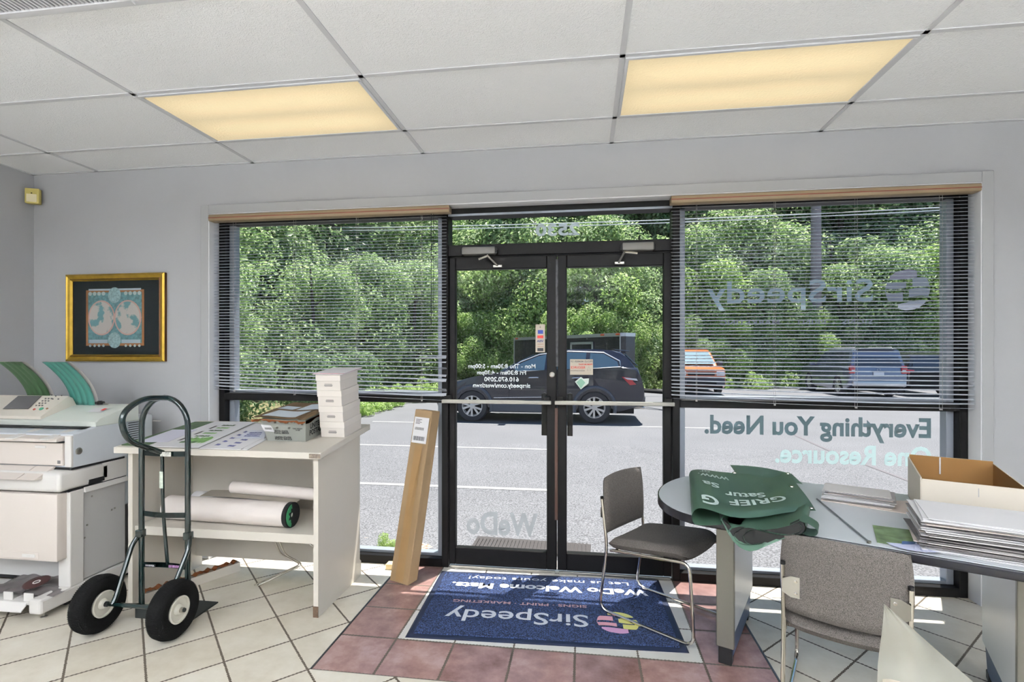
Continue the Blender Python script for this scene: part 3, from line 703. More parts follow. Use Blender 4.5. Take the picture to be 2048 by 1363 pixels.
m = MB(); m.grid(lambda a, b: Vector((-2.28+.62*a, -.50+.10*b, .583+.006*math.sin(a*5)+.012*b-.008*a)), 14, 4); m.thick(.001); obj('sheet', m, paper2_m, t_)

# signs and papers on the desk top
def desk_sheet(name, lab, cat, us, m_, th=.003, lift=0, group=None):
    P = [atp(u, v, DZ) for u, v in us]; c_ = sum(P, Vector())/4
    t_ = thing(name, lab, cat, (c_.x, c_.y, c_.z+lift), 0, group)
    up = Vector((0, 0, 1)); m = MB(); m.prism([p+up*(lift+.0006) for p in P], (0, 0, th)); obj('board' if th > .002 else 'sheet', m, m_, t_)
    def pt(s_, q): return (P[0]*(1-s_)+P[1]*s_)*(1-q)+(P[3]*(1-s_)+P[2]*s_)*q+up*(lift+th+.0012)
    return t_, pt
def scribble(t_, pt, s0, s1, q0, q1, m_, rows=1, n=9, seed=1, nm='print'):
    rnd = random.Random(seed); m = MB(); 
    for r_ in range(rows):
        qa = q0+(q1-q0)*r_/rows; qb = qa+(q1-q0)/rows*.7; s_ = s0
        prev = None
        while s_ < s1-.001:
            wv = (s1-s0)/n*rnd.uniform(.5, 1.1); e_ = min(s_+wv*.99, s1); h = rnd.uniform(.55, 1)
            pts = [pt(s_, qa), pt(e_, qa+(qb-qa)*rnd.uniform(0, .2)), pt(e_, qa+(qb-qa)*h), pt(s_, qa+(qb-qa)*rnd.uniform(.7, 1))]
            m.poly(pts); s_ += wv
    bmesh.ops.remove_doubles(m.bm, verts=m.bm.verts, dist=.0002)
    obj(nm, m, m_, t_)
leafg = mat('leaf green print', srgb(122, 168, 92), .5, var=.5, vscale=25); navyp = mat('navy print', srgb(92, 96, 150), .5)
t_, pt = desk_sheet('sign_board', 'dark green and black sign board under the papers at the desk left', 'sign board', [(243, 890), (300, 893), (445, 844), (390, 844)], mat('dark green print', srgb(66, 92, 56), .5, var=.5, vscale=14), .004)
t_, pt = desk_sheet('sign_board', 'white sign board with a band of green leafy lettering on the desk', 'sign board', [(292, 895), (398, 897), (510, 846), (430, 845)], paper_m, .004, .0045)
scribble(t_, pt, .45, .9, .12, .5, leafg, 1, 5, 4); 
for k in range(7): scribble(t_, pt, .42+.02*(k % 2), .72, .14+.11*k, .22+.11*k, leafg if k % 2 else mat('dark leaf print', srgb(52, 84, 44), .5), 1, 4, 40+k)
scribble(t_, pt, .3, .36, .2, .9, mat('black print band', srgb(54, 44, 42), .5), 3, 2, 8)
t_, pt = desk_sheet('sign_board', 'white sign board with two lines of navy lettering beside the mail bin', 'sign board', [(399, 897), (482, 899), (560, 860), (512, 847)], paper_m, .004, 0)
for k in range(5): scribble(t_, pt, .2, .32, .1+.13*k, .2+.13*k, navyp, 1, 3, 20+k); scribble(t_, pt, .55, .72, .08+.13*k, .18+.13*k, navyp, 1, 3, 60+k)
t_, pt = desk_sheet('sign_board', 'small white sign card with navy lettering next to the mail bin front', 'sign board', [(484, 899.5), (495, 900), (533, 879), (522, 870)], paper_m, .003, .0)
t_, pt = desk_sheet('paper_sheet', 'lilac tinted white sheet lying on the dark sign board, left end of desk', 'paper', [(275, 887), (335, 887), (395, 862), (345, 862)], mat('lilac paper', srgb(214, 212, 226), .7), .0012, .0095)
t_, pt = desk_sheet('paper_sheet', 'white sheet with faint navy writing between sign boards and mail bin', 'paper', [(470, 878), (528, 878), (535, 862), (500, 862)], mat('blue white paper', srgb(216, 218, 228), .7), .0012, .0048)
scribble(t_, pt, .2, .8, .2, .8, navyp, 3, 6, 9)

# mail bin with cardboard lid
bx0, bx1, by0, by1 = -1.842, -1.605, -.49, -.15
bz0, bz1 = DZ(by0), DZ(by1); H1 = .132
binm = mat('translucent corrugated plastic', srgb(204, 206, 198), .45)
t_ = thing('mail_bin', 'whitish corrugated plastic postal bin with black lettering on the desk', 'bin', ((bx0+bx1)/2, by0, bz0))
m = MB(); fl = .035
def tilt(x, y, h): return (x, y, DZ(max(min(y, -.04), -.69))+h+.001)
O = [tilt(bx0, by0, 0), tilt(bx1, by0, 0), tilt(bx1, by1, 0), tilt(bx0, by1, 0)]; T = [tilt(bx0-fl, by0-fl*.6, H1), tilt(bx1+.012, by0-fl*.6, H1), tilt(bx1+.012, by1+.02, H1), tilt(bx0-fl, by1+.02, H1)]
A = [m.bm.verts.new(p) for p in O]; B = [m.bm.verts.new(p) for p in T]; m.bridge(A, B); m._f(A); m.thick(.003); obj('body', m, binm, t_)
def binp(s_, q, o=.0015):
    a = Vector(O[0])*(1-s_)+Vector(O[1])*s_; b_ = Vector(T[0])*(1-s_)+Vector(T[1])*s_; return a*(1-q)+b_*q+Vector((0, -o-.002, 0))
def bin_text(body, s0, s1, q0, q1, side=False):
    if not side:
        a, b_, c_ = binp(s0, q0), binp(s1, q0), binp(s0, q1)
    else:
        def sp(s_, q):
            a = Vector(O[1])*(1-s_)+Vector(O[2])*s_; b_ = Vector(T[1])*(1-s_)+Vector(T[2])*s_; return a*(1-q)+b_*q+Vector((.005, 0, 0))
        a, b_, c_ = sp(s0, q0), sp(s1, q0), sp(s0, q1)
    obj('lettering', text_mesh(body, a, b_-a, c_-a, (b_-a).length, (c_-a).length, .03, wrap=.9), blkp, t_)
bin_text('UNITED STATES\nPOSTAL SERVICE', .22, .66, .06, .22); bin_text('UNITED STATES\nPOSTAL SERVICE', .24, .60, .34, .50)
bin_text('TARE WEIGHT\n1.8 LBS', .70, .94, .50, .62); bin_text('UNITED STATES\nPOSTAL SERVICE', .1, .9, .2, .75, True); bin_text('TARE WEIGHT\n1.8 LBS', .60, .85, .84, .93)
q = MB(); q.poly([binp(.0, .45), binp(.26, .42), binp(.2, .72), binp(-.02, .75)]); obj('address_label', q, paper_m, t_)
q = MB(); q.m(0)
for k in range(9):
    s_ = .05+k*.018; q.poly([binp(s_, .53, .003), binp(s_+.009, .53, .003), binp(s_+.007, .62, .003), binp(s_-.002, .62, .003)])
obj('bar_code', q, blkp, t_)
for sx, qz in ((.34, .62), (.62, .62), (.32, .86), (.6, .86), (.93, .8)):
    q = MB(); c_ = binp(sx, qz); q.cyl(c_+Vector((0, .003, 0)), c_+Vector((0, -.003, 0)), .006, 10); obj('rivet', q, olive_m, t_)
t_ = thing('cardboard_sheet', 'worn brown cardboard sheet with white labels lying on the postal bin', 'cardboard', ((bx0+bx1)/2, by0, bz0+H1))
m = MB(); rnd = random.Random(5)
def lidp(a, b): return Vector(tilt(bx0-.075+(bx1-bx0+.10)*a, by0-.045+(by1-by0+.12)*b, H1+.012+.004*math.sin(a*7+b*3)-.008*(1-b)*(a > .85)))
m.grid(lidp, 20, 14); m.thick(-.010); obj('board', m, card_m, t_)
m = MB(); m.grid(lambda a, b: lidp(a, 0)+Vector((0, -.001-.004*math.sin(a*40)*.3, -.010-.011*b*(1+.35*math.sin(a*23)+.2*math.sin(a*61)))), 40, 1); m.thick(.002); obj('torn_flap', m, cardr_m, t_)
m = MB(); m.grid(lambda a, b: lidp(1, a)+Vector((.001, 0, -.008-.016*b*(1+.4*math.sin(a*17)))), 30, 1); m.thick(.002); obj('torn_flap', m, cardr_m, t_)
for (a0_, b0_, a1_, b1_) in ((.12, .08, .75, .42), (.42, .5, .95, .86), (.05, .5, .35, .7)):
    m = MB(); m.grid(lambda a, b: lidp(a0_+(a1_-a0_)*a+.04*b, b0_+(b1_-b0_)*b)+Vector((0, 0, .0022)), 14, 10); obj('paper_label', m, mat('bluish label', srgb(204, 212, 220), .6), t_)

# four stationery boxes stacked at the desk corner
bh = .0945; DT = R(5.8)
base = Vector((-1.57, -.385, DZ(-.385)+.001))
boxw = mat('white card box', srgb(222, 214, 206), .6); boxl = mat('white box lid', srgb(226, 218, 210), .6)
labs = ['white stationery box at the bottom of the stack on the desk corner', 'white stationery box second from the bottom of the desk corner stack', 'white stationery box second from the top of the desk corner stack', 'white stationery box topmost of the desk corner stack, under loose sheets']
src = None
for k in range(4):
    up = Vector((0, -math.sin(DT), math.cos(DT)))
    org = base+up*(bh*k)+Vector((-.004*k, .0, 0))
    t_ = thing('stationery_box', labs[k], 'box', tuple(org), 0, 'white stationery boxes stacked on the desk')
    Mx = Matrix.Translation(org) @ Matrix.Rotation(DT, 4, 'X')
    m = MB(); m.box(.003, .152, .003, .237, 0, bh*.62, .001, 1, Mx); obj('tray', m, boxw, t_)
    m = MB(); m.box(0, .155, 0, .24, bh*.60, bh-.0005, .0015, 1, Mx); obj('lid', m, boxl, t_)
    for j, (wv, zz) in enumerate(((.046, .036), (.052, .030), (.048, .025))):
        m = MB(); m.box(.052+(.052-wv)/2, .052+(.052-wv)/2+wv, .0015, .003, zz, zz+.0028, 0, 1, Mx); obj('label_line', m, gryp, t_)
top = base+Vector((0, -math.sin(DT), math.cos(DT)))*(bh*4)
for k in range(5):
    t_ = thing('paper_sheet', 'loose sheets with a red edge on top of the stationery boxes', 'paper', tuple(top+Vector((0, 0, .002*k))), 0, 'sheets on top of the stationery boxes')
    Mx = Matrix.Translation(top+Vector((0, 0, .0008+.0022*k))) @ Matrix.Rotation(DT, 4, 'X') @ Matrix.Rotation(R(-1.5+k*.9), 4, 'Z')
    m = MB(); m.box(-.028+.003*k, .16+.004*k, -.008-.002*k, .252, 0, .0014, 0, 1, Mx); obj('sheet', m, paper_m if k != 3 else mat('red edged paper', srgb(200, 110, 120), .7), t_)

# wire chair base under the desk
t_ = thing('wire_chair', 'chrome wire chair legs showing under the desk shelf', 'chair', (-1.9, -.2, 0))
for k, dx in enumerate((0, .03)):
    m = MB(); m.tube(smooth_path([(-1.98+dx, -.30, .385), (-1.90+dx, -.27, .17), (-1.78+dx*.5, -.24, .10), (-2.02+dx, -.36, .006)], .03), .0045, 8); obj('wire_leg', m, chrome_m, t_, True)
for k, (xa, xb) in enumerate(((-1.90, -1.50), (-1.84, -1.50), (-1.66, -1.52))):
    m = MB(); m.tube([(xa, -.25, .385), (xb, -.18+.02*k, .03+.08*k if k else .006)], .0045, 8); obj('wire_leg', m, chrome_m, t_, True)
m = MB(); m.tube(smooth_path([(-2.0, -.3, .385), (-1.95, -.22, .388), (-1.6, -.21, .388)], .03), .0045, 8); obj('seat_rail', m, chrome_m, t_, True)
# torn board on the floor behind the hand truck
t_ = thing('board', 'white board with a torn brown edge lying on the floor inside the desk', 'board', (-2.4, -.4, 0))
a, b_ = Vector((-2.545, -.63, 0)), Vector((-2.30, -.14, 0)); dv = (b_-a).normalized(); nv = Vector((dv.y, -dv.x, 0))
m = MB(); m.prism([a, b_, b_+nv*.05, a+nv*.05], (0, 0, .055)); obj('panel', m, lam_m, t_)
m = MB(); m.grid(lambda u_, q: a+dv*(u_*(b_-a).length)+nv*(.05*q)+Vector((0, 0, .0555+.012*abs(math.sin(u_*31))+.004*math.sin(u_*87))), 60, 2); m.thick(.003); obj('torn_edge', m, cardr_m, t_)

# --- leaning carton
t_ = thing('cardboard_carton', 'tall narrow brown carton leaning against the bronze mullion by the doors', 'carton', (-1.13, -.17, 0))
FL, FR, dv = Vector((-1.222, -.165, 0)), Vector((-1.082, -.225, 0)), Vector((.042, .062, .0))
TL, TR = Vector((-1.108, .0, 1.068)), Vector((-.988, -.015, 1.058)); dt = Vector((.035, .066, -.008))
m = MB(); m.hexa([FL, FR, FL+dv+Vector((0, 0, .012)), FR+dv+Vector((0, 0, .012)), TL, TR, TL+dt, TR+dt], .004, 2); obj('box', m, card_m, t_)
def cp(s_, q, o=.0012):
    p = (FL*(1-s_)+FR*s_)*(1-q)+(TL*(1-s_)+TR*s_)*q; n_ = (FR-FL).cross(TL-FL).normalized(); return p+n_*o
m = MB(); m.poly([cp(.06, .80), cp(.9, .80), cp(.9, .955), cp(.06, .955)]); obj('shipping_label', m, paper_m, t_)
m = MB()
for k in range(14):
    s_ = .14+k*.046; 
    m.poly([cp(s_, .815, .002), cp(s_+.028 if k % 3 else s_+.02, .815, .002), cp(s_+.028 if k % 3 else s_+.02, .84, .002), cp(s_, .84, .002)])
for k in range(11):
    s_ = .16+k*.048
    m.poly([cp(s_, .878, .002), cp(s_+.024, .878, .002), cp(s_+.024, .894, .002), cp(s_, .894, .002)])
for k in range(4): m.poly([cp(.15, .915+.008*k, .002), cp(.4+.1*(k % 2), .915+.008*k, .002), cp(.4+.1*(k % 2), .918+.008*k, .002), cp(.15, .918+.008*k, .002)])
obj('label_print', m, blkp, t_)
m = MB(); m.poly([cp(.3, .01), cp(.72, .01), cp(.72, .79), cp(.3, .79)]); obj('packing_tape', m, mat('tan tape', srgb(138, 108, 70), .3, var=.06, vscale=10), t_)
tag(obj('wood_block', MB().box(-1.31, -1.20, -.015, .045, 0, .035, .003), mat('raw pine', srgb(206, 184, 140), .7, var=.12, vscale=30)), 'small raw wood block on the floor behind the leaning carton', 'wood block')

# --- hand truck
ht = thing('hand_truck', 'dark green two wheeled hand truck with looped handle beside the copier', 'hand truck', (-2.27, -.9, 0))
UL, UR, UY = -2.398, -2.118, -.78
m = MB(); rr = .0145
pts = [(UL, UY, .02), (UL, UY, 1.04)]+arc(((UL+UR)/2, UY, 1.04), (UR-UL)/2, 180, 0, 16)[1:]+[(UR, UY, .02)]
pts = [(x, y, z if z <= 1.04 else 1.04+(z-1.04)*1.12) for x, y, z in pts]
m.tube(pts, rr, 14); obj('upright_frame', m, dgreen_m, ht, 40)
m = MB(); xc = (UL+UR)/2
m.tube(smooth_path([(xc+.02, UY-.005, 1.196), (xc-.01, -.92, 1.205), (xc-.02, -1.035, 1.13), (xc-.015, -1.0, 1.0), (xc-.005, UY-.01, .90)], .09, 8), rr, 14); obj('loop_handle', m, dgreen_m, ht, 40)
for z in (.895, .565, .285):
    m = MB(); pp = [(UL+.012, UY, z), (xc, UY-.022 if z > .3 else UY+.015, z), (UR-.012, UY, z)]
    P_ = smooth_path(pp, .12, 6)
    m.grid(lambda a, b: Vector(P_[round(a*(len(P_)-1))])+Vector((0, -.004, -.014+.028*b)), len(P_)-1, 1); m.thick(.006); obj('cross_bar', m, dgreen_m if z < .8 else dgreen_m, ht)
m = MB(); m.tube(smooth_path([(xc, UY-.016, .90), (xc+.0, UY-.012, .6), (xc+.012, UY+.006, .29)], .1), .009, 10); obj('centre_bar', m, dgreen_m, ht, True)
AX, AY, AZ = (-2.515, -2.025), -.945, .143
m = MB(); m.cyl((AX[0]-.02, AY, AZ), (AX[1]+.03, AY, AZ), .010, 14); obj('axle', m, dgreen_m, ht, True)
for x in (UL, UR):
    s_ = -1 if x == UL else 1
    m = MB(); m.tube(smooth_path([(x+s_*.012, UY, .45), (x+s_*.03, UY-.03, .40), (x+s_*(-.0) + s_*.012, AY+.02, AZ+.03), (x+s_*.012, AY, AZ)], .04), .0125, 12); obj('axle_brace', m, dgreen_m, ht, 40)
    m = MB(); m.box(x-.018+s_*.004, x+.018+s_*.004, UY-.02, UY+.016, .435, .475, .003); obj('bracket', m, dgreen_m, ht)
    m = MB(); m.tube([(x, UY, .06), (x, AY, AZ)], .010, 10); obj('lower_brace', m, dgreen_m, ht, True)
m = MB(); m.tube([(UL, UY, .055), (UR, UY, .055)], .012, 12); obj('cross_tube', m, dgreen_m, ht, True)
m = MB(); m.box(UL-.02, UR+.03, UY-.02, -.585, 0, .008, .002); m.box(UL-.02, UR+.03, UY-.022, UY-.014, 0, .07, .002); obj('toe_plate', m, mat('grey toe plate', srgb(58, 62, 62), .45, .5), ht)
for k, x in enumerate((-2.492, -2.060)):
    Mx0 = Vector((x, AY, AZ)); ax = Vector((1, 0, 0)); W2 = .044
    pr = [(.062, -W2*.55), (.072, -W2*.8), (.105, -W2), (.125, -W2*.95), (.138, -W2*.6), (.143, 0), (.138, W2*.6), (.125, W2*.95), (.105, W2), (.072, W2*.8), (.062, W2*.55)]
    m = MB(); m.lathe(Mx0, ax, pr, 56, True); wt = obj('wheel', m, rubber_m, ht, 50)
    m = MB()
    for i in range(96):
        a = 2*PI*i/96
        for sg in (-1, 1):
            p0 = Mx0+Vector((0, math.cos(a)*.1425, math.sin(a)*.1425)); p1 = Mx0+Vector((sg*W2*.72, math.cos(a+.05)*.1365, math.sin(a+.05)*.1365))
            m.tube([p0, p1], .0017, 3)
    obj('tread', m, rubber_m, wt)
    for sg in (1, -1):
        m = MB(); m.lathe(Mx0, ax*sg, [(.064, W2*.62), (.067, W2*.84), (.060, W2*.90), (.055, W2*.10), (.04, W2*.0), (.03, W2*.45), (.022, W2*.95), (.014, W2*1.0), (.012, W2*.6)], 40)
        ri = obj('rim', m, cream_metal, wt, 40)
    if True:
        m = MB()
        for i in range(8):
            a = 2*PI*i/8+.2; c0 = Mx0+Vector((W2*.30, math.cos(a)*.03, math.sin(a)*.03)); c1 = Mx0+Vector((W2*.30, math.cos(a)*.054, math.sin(a)*.054)); m.tube([c0, c1], .005, 6)
        obj('spokes', m, cream_metal, wt)
    m = MB(); m.lathe(Mx0+Vector((W2*1.0, 0, 0)), ax, [(.013, -.004), (.013, .012), (.007, .016)], 14); obj('hub_nut', m, black_m if k == 0 else chrome_m, wt, 30)
q = MB(); q.box(xc-.004, xc+.062, UY-.0265, UY-.0255, .883, .907, .0005); obj('worn_sticker', q, mat('scuffed sticker', srgb(196, 196, 188), .6, var=.5, vscale=90), ht)
q = MB(); q.box(xc-.011, xc+.010, UY-.0235, UY-.0215, .71, .80); sk = obj('green_sticker', q, mat('white green sticker', srgb(196, 206, 190), .5, var=.2, vscale=60), ht)
q = MB(); q.box(UL+.03, UL+.095, UY-.012, UY-.011, .277, .294); obj('name_plate', q, black_m, ht)
obj('lettering', text_mesh('HARPER', (UL+.036, UY-.0125, .281), (1, 0, 0), (0, 0, 1), .053, .009, .03), paper_m, ht)
q = MB(); q.box(xc+.03, xc+.115, UY-.0075, UY-.0065, .279, .293); obj('stripe_sticker', q, mat('patterned sticker', srgb(150, 110, 150), .5, var=.6, vscale=120), ht)

# --- wide format copier
cpx = thing('copier', 'large off white wide format copier cut off by the left edge', 'copier', (-3.45, -.5, 0))
CX0, CX1 = -4.0, -2.88
side_m = mat('copier side panel', srgb(192, 190, 188), .5); gap_m = mat('dark gap', srgb(20, 20, 22), .8)
m = MB(); m.box(CX0, CX1-.012, -.67, -.385, .12, .655, .004); obj('cabinet', m, side_m, cpx)
m = MB(); m.box(CX1-.078, CX1, -.752, -.668, .112, .655, .006); obj('support_post', m, white_m, cpx)
m = MB(); m.box(CX1-.078, CX1, -.912, -.25, .035, .115, .012); obj('stand_foot', m, white_m, cpx)
m = MB(); m.cyl((CX1-.04, -.86, 0), (CX1-.04, -.86, .04), .006, 10); m.lathe((CX1-.04, -.86, 0), (0, 0, 1), [(.016, 0), (.016, .004), (.006, .008)], 14); obj('leveling_foot', m, steel_m, cpx, 30)
for yy in (-.72, -.32):
    m = MB(); m.lathe((CX1-.06, yy, .036), (1, 0, 0), [(.03, -.018), (.036, -.012), (.036, .012), (.03, .018)], 20); obj('caster', m, black_m, cpx, 30)
m = MB(); m.box(CX0, CX1-.02, -.808, -.745, .275, .652, .010); dr = obj('front_door', m, white2_m, cpx, 30)
m = MB(); m.box(CX0, CX1-.135, -.812, -.806, .287, .325, .003); obj('door_latch_panel', m, white2_m, dr)
m = MB(); m.box(CX1-.24, CX1-.155, -.814, -.811, .297, .315, .002); m.box(CX1-.21, CX1-.185, -.816, -.813, .302, .311, .001); obj('latch', m, white_m, dr)
m = MB(); m.box(CX0, CX1, -.815, -.50, .662, .775, .022, 3); obj('mid_cover', m, white_m, cpx, 30)
m = MB(); m.box(CX0, CX1, -.55, -.385, .662, .775, .004); obj('mid_side', m, white_m, cpx)
m = MB(); m.box(CX0, CX1-.002, -.76, -.39, .652, .664); obj('seam', m, gap_m, cpx)
m = MB(); m.box(CX1-.004, CX1+.002, -.64, -.54, .668, .695, .002); obj('side_slot', m, gap_m, cpx)
m = MB(); m.hexa([(CX1-.012, -.67, .628), (CX1+.012, -.67, .628), (CX1-.012, -.385, .628), (CX1+.012, -.385, .628), (CX1-.012, -.67, .658), (CX1+.004, -.67, .658), (CX1-.012, -.385, .658), (CX1+.004, -.385, .658)], .003); obj('side_rail', m, white_m, cpx)
for y_, z_ in ((-.61, .59), (-.48, .47), (-.46, .475), (-.64, .43), (-.655, .36)):
    m = MB(); m.lathe((CX1-.013, y_, z_), (1, 0, 0), [(.006, 0), (.006, .003), (.003, .004)], 10); obj('screw', m, steel_m, cpx)
# upper body with sloping side
m = MB(); yf = -.735
m.prism([(CX0, yf, .785), (CX0, -.385, .785), (CX0, -.385, 1.035), (CX0, yf, .975)], (CX1-CX0, 0, 0), .006); obj('upper_body', m, mat('cool white panel', srgb(212, 216, 222), .45), cpx)
m = MB(); m.box(CX0, CX1-.002, -.742, -.40, .774, .787); obj('seam', m, gap_m, cpx)
m = MB(); m.box(CX0, CX1-.045, -.757, -.73, .80, .928, .004); dw = obj('roll_drawer', m, white2_m, cpx)
m = MB(); m.box(CX1-.22, CX1-.15, -.761, -.756, .898, .912, .002); obj('drawer_grip', m, white_m, dw)
m = MB(); m.box(CX1-.075, CX1-.057, -.7585, -.7565, .812, .83); obj('emblem', m, gryp, dw)
m = MB(); m.box(CX0, CX1-.042, -.7555, -.73, .93, .936); obj('seam', m, gap_m, cpx)
m = MB(); m.box(CX1-.042, CX1, -.748, -.73, .79, .97, .005); obj('corner_post', m, white_m, cpx)
m = MB(); m.lathe((CX1-.004, -.70, .875), (1, 0, 0), [(.02, 0), (.02, .006), (.012, .009)], 20); m.box(CX1+.002, CX1+.008, -.72, -.70, .86, .89, .002); obj('side_knob', m, steel_m, cpx, 30)
m = MB(); m.prism([(CX0, -.785, .938), (CX0, -.735, .938), (CX0, -.60, .99), (CX0, -.62, .995), (CX0, -.785, .955)], (CX1-CX0-.05, 0, 0), .003); obj('feed_table', m, white2_m, cpx)
for xa in (-3.60, -3.25, -3.02):
    m = MB(); m.hexa([(xa, -.80, .95), (xa+.05, -.80, .95), (xa+.03, -.62, .994), (xa+.08, -.62, .994), (xa, -.80, .958), (xa+.05, -.80, .958), (xa+.03, -.62, 1.0), (xa+.08, -.62, 1.0)], .002); obj('paper_guide', m, white_m, cpx)
for xa, xb in ((CX0, -3.10), (-3.10, -2.98)):
    m = MB(); m.prism([(xa, -.86, .742), (xa, -.80, .735), (xa, -.74, .79), (xa, -.75, .795)], (xb-xa-.004, 0, 0), .002); obj('output_tray', m, white2_m, cpx)
# scanner lid
m = MB(); m.prism([(CX0, -.60, 1.0), (CX0, -.30, 1.0), (CX0, -.30, 1.105), (CX0, -.40, 1.10), (CX0, -.575, 1.045), (CX0, -.605, 1.03)], (CX1-CX0+.005, 0, 0), .008, 3); obj('scanner_lid', m, mat('pale scanner cover', srgb(218, 222, 214), .45), cpx, 30)
m = MB(); m.box(CX0, CX1-.03, -.655, -.40, .992, 1.001); obj('scanner_slot', m, gap_m, cpx)
# control panel: wedge with screen and keys
def atq(u, v, pa, pb):
    """hit the sloping panel plane that holds the lines y,z = pa and pb"""
    (ya, za), (yb, zb) = pa, pb
    o = Vector(CAM); d = at(u, v, y=0)-o; n_ = Vector((0, zb-za, -(yb-ya))); t = (Vector((0, ya, za))-o).dot(n_)/d.dot(n_); return o+d*t
pA, pB = (-.60, 1.055), (-.43, 1.165)
a, b_, c_, d_ = [atq(u, v, pA, pB) for u, v in ((-30, 830), (94, 830), (134, 787), (0, 787))]
m = MB(); x1 = (b_.x+c_.x)/2; x0 = CX0+.1
m.prism([(x0, pA[0], pA[1]-.018), (x0, -.36, 1.07), (x0, -.40, 1.15), (x0, pB[0], pB[1]), (x0, pA[0], pA[1])], (x1-x0, 0, 0), .004); cpan = obj('control_panel', m, mat('beige panel', srgb(214, 206, 194), .5), cpx, 30)
nrm = Vector((0, -(pB[1]-pA[1]), pB[0]-pA[0])).normalized()
m = MB(); P = [atq(u, v, pA, pB)+nrm*.002 for u, v in ((6, 818), (57, 818), (84, 792), (37, 792))]; m.prism(P, nrm*.002); obj('display', m, mat('display glass', srgb(92, 90, 90), .15), cpan)
def key(u, v, r, m_, nm='key'):
    p = atq(u, v, pA, pB); q = MB(); q.lathe(p, nrm, [(r, 0), (r, .004), (r*.8, .006)], 14); obj(nm, q, m_, cpan, 30)
for j in range(4):
    for i in range(3): key(73+i*6+j*6.2-j*0+(3-j)*0, 811-j*4.6, .0048, gryp)
key(83, 817.5, .012, mat('green key', srgb(70, 152, 118), .4), 'start_key'); key(69, 818.5, .007, mat('red key', srgb(196, 96, 80), .4), 'stop_key'); key(94.5, 817, .006, mat('brown key', srgb(150, 110, 80), .4))
for u, v in ((106, 798), (117, 798), (112, 792), (124, 791), (104, 790)): key(u, v, .004, gryp)
# document guides
gr1 = mat('green guide plastic', srgb(56, 84, 54), .5); gr2 = mat('teal guide plastic', srgb(62, 118, 108), .45)
for x0, x1, mm in ((-3.63, -3.43, gr1), (-3.31, -3.11, gr2)):
    def gp(a, b, x0=x0, x1=x1):
        t = b; y = -.36-.185*t**1.7+.0*t; z = 1.085+.30*t**.82
        return Vector((x0+(x1-x0)*a, y-.003*math.cos(a*2*PI*4)*0, z))
    m = MB(); m.grid(gp, 1, 18); m.thick(.006); g_ = obj('document_guide', m, white_m, cpx, 30)
    m = MB(); m.grid(lambda a, b: gp(a*.9+.01, b)+Vector((0, -.0055-.005*abs(math.sin(a*PI*4.5)), -.002)), 36, 18); obj('ribbed_face', m, mm, g_, 50)
# rear unit
m = MB(); m.box(CX0, -2.955, -.375, -.10, .45, 1.02, .018, 3); ru = obj('rear_unit', m, mat('rear cover', srgb(206, 212, 216), .45), cpx, 30)
m = MB()
for k in range(9): m.box(-2.957, -2.9535, -.30, -.20, .86+k*.0145, .865+k*.0145)
obj('vent_slots', m, gap_m, ru)
m = MB(); m.box(-2.96, -2.91, -.105, -.085, .965, .972, .002); obj('rod', m, white_m, ru)
# cavity, lower tray
m = MB(); m.box(CX0, CX1-.08, -.66, -.64, .10, .28); obj('cavity_back', m, gap_m, cpx)
m = MB(); m.box(CX0, CX1-.08, -.90, -.66, .078, .092, .003)
m.hexa([(CX0, -.93, .05), (CX1-.1, -.93, .05), (CX0, -.90, .078), (CX1-.1, -.90, .078), (CX0, -.93, .058), (CX1-.1, -.93, .058), (CX0, -.90, .092), (CX1-.1, -.90, .092)], .002); tr = obj('lower_tray', m, white_m, cpx)
for xa in (-3.12, -2.99):
    m = MB(); m.box(xa-.03, xa+.03, -.885, -.879, .092, .135, .003); m.box(xa-.03, xa+.03, -.885, -.83, .092, .096, .001); obj('tray_clip', m, white_m, tr)
bagm = thin('clear bag', (.8, .8, .82), .9, .25)
for k, (xa, lab) in enumerate(((-3.28, 'crumpled clear plastic sleeve on the left of the copier bottom tray'), (-3.06, 'grey plastic sleeve at the right end of the copier bottom tray'))):
    m = MB(); m.grid(lambda a, b, xa=xa: Vector((xa+.20*a-.05*b, -.86+.19*b, .105+.02*math.sin(a*3+k)*b+.012*noise.noise((a*4, b*4, k))+.01)), 14, 10); m.thick(.004)
    tag(obj('plastic_sleeve', m, mat('sleeve grey', srgb(150, 142, 142), .2, coat=.5, bump=.5, bscale=20), None, 40), lab, 'plastic sleeve')
t_ = thing('disc', 'dark disc in a sleeve lying on the copier bottom tray', 'disc', (-3.03, -.80, .15))
m = MB(); Mx = Matrix.Translation((-3.04, -.80, .155)) @ Matrix.Rotation(R(12), 4, 'X'); m.lathe((0, 0, 0), (0, 0, 1), [(.008, 0), (.06, 0), (.06, .002), (.008, .002)], 32, True); m.bm.transform(Mx); obj('disc_body', m, mat('dark disc', srgb(70, 48, 48), .25), t_)
m = MB(); m.lathe((0, 0, .002), (0, 0, 1), [(.012, 0), (.018, 0), (.018, .001), (.012, .001)], 24, True); m.bm.transform(Mx); obj('hub_ring', m, white_m, t_)
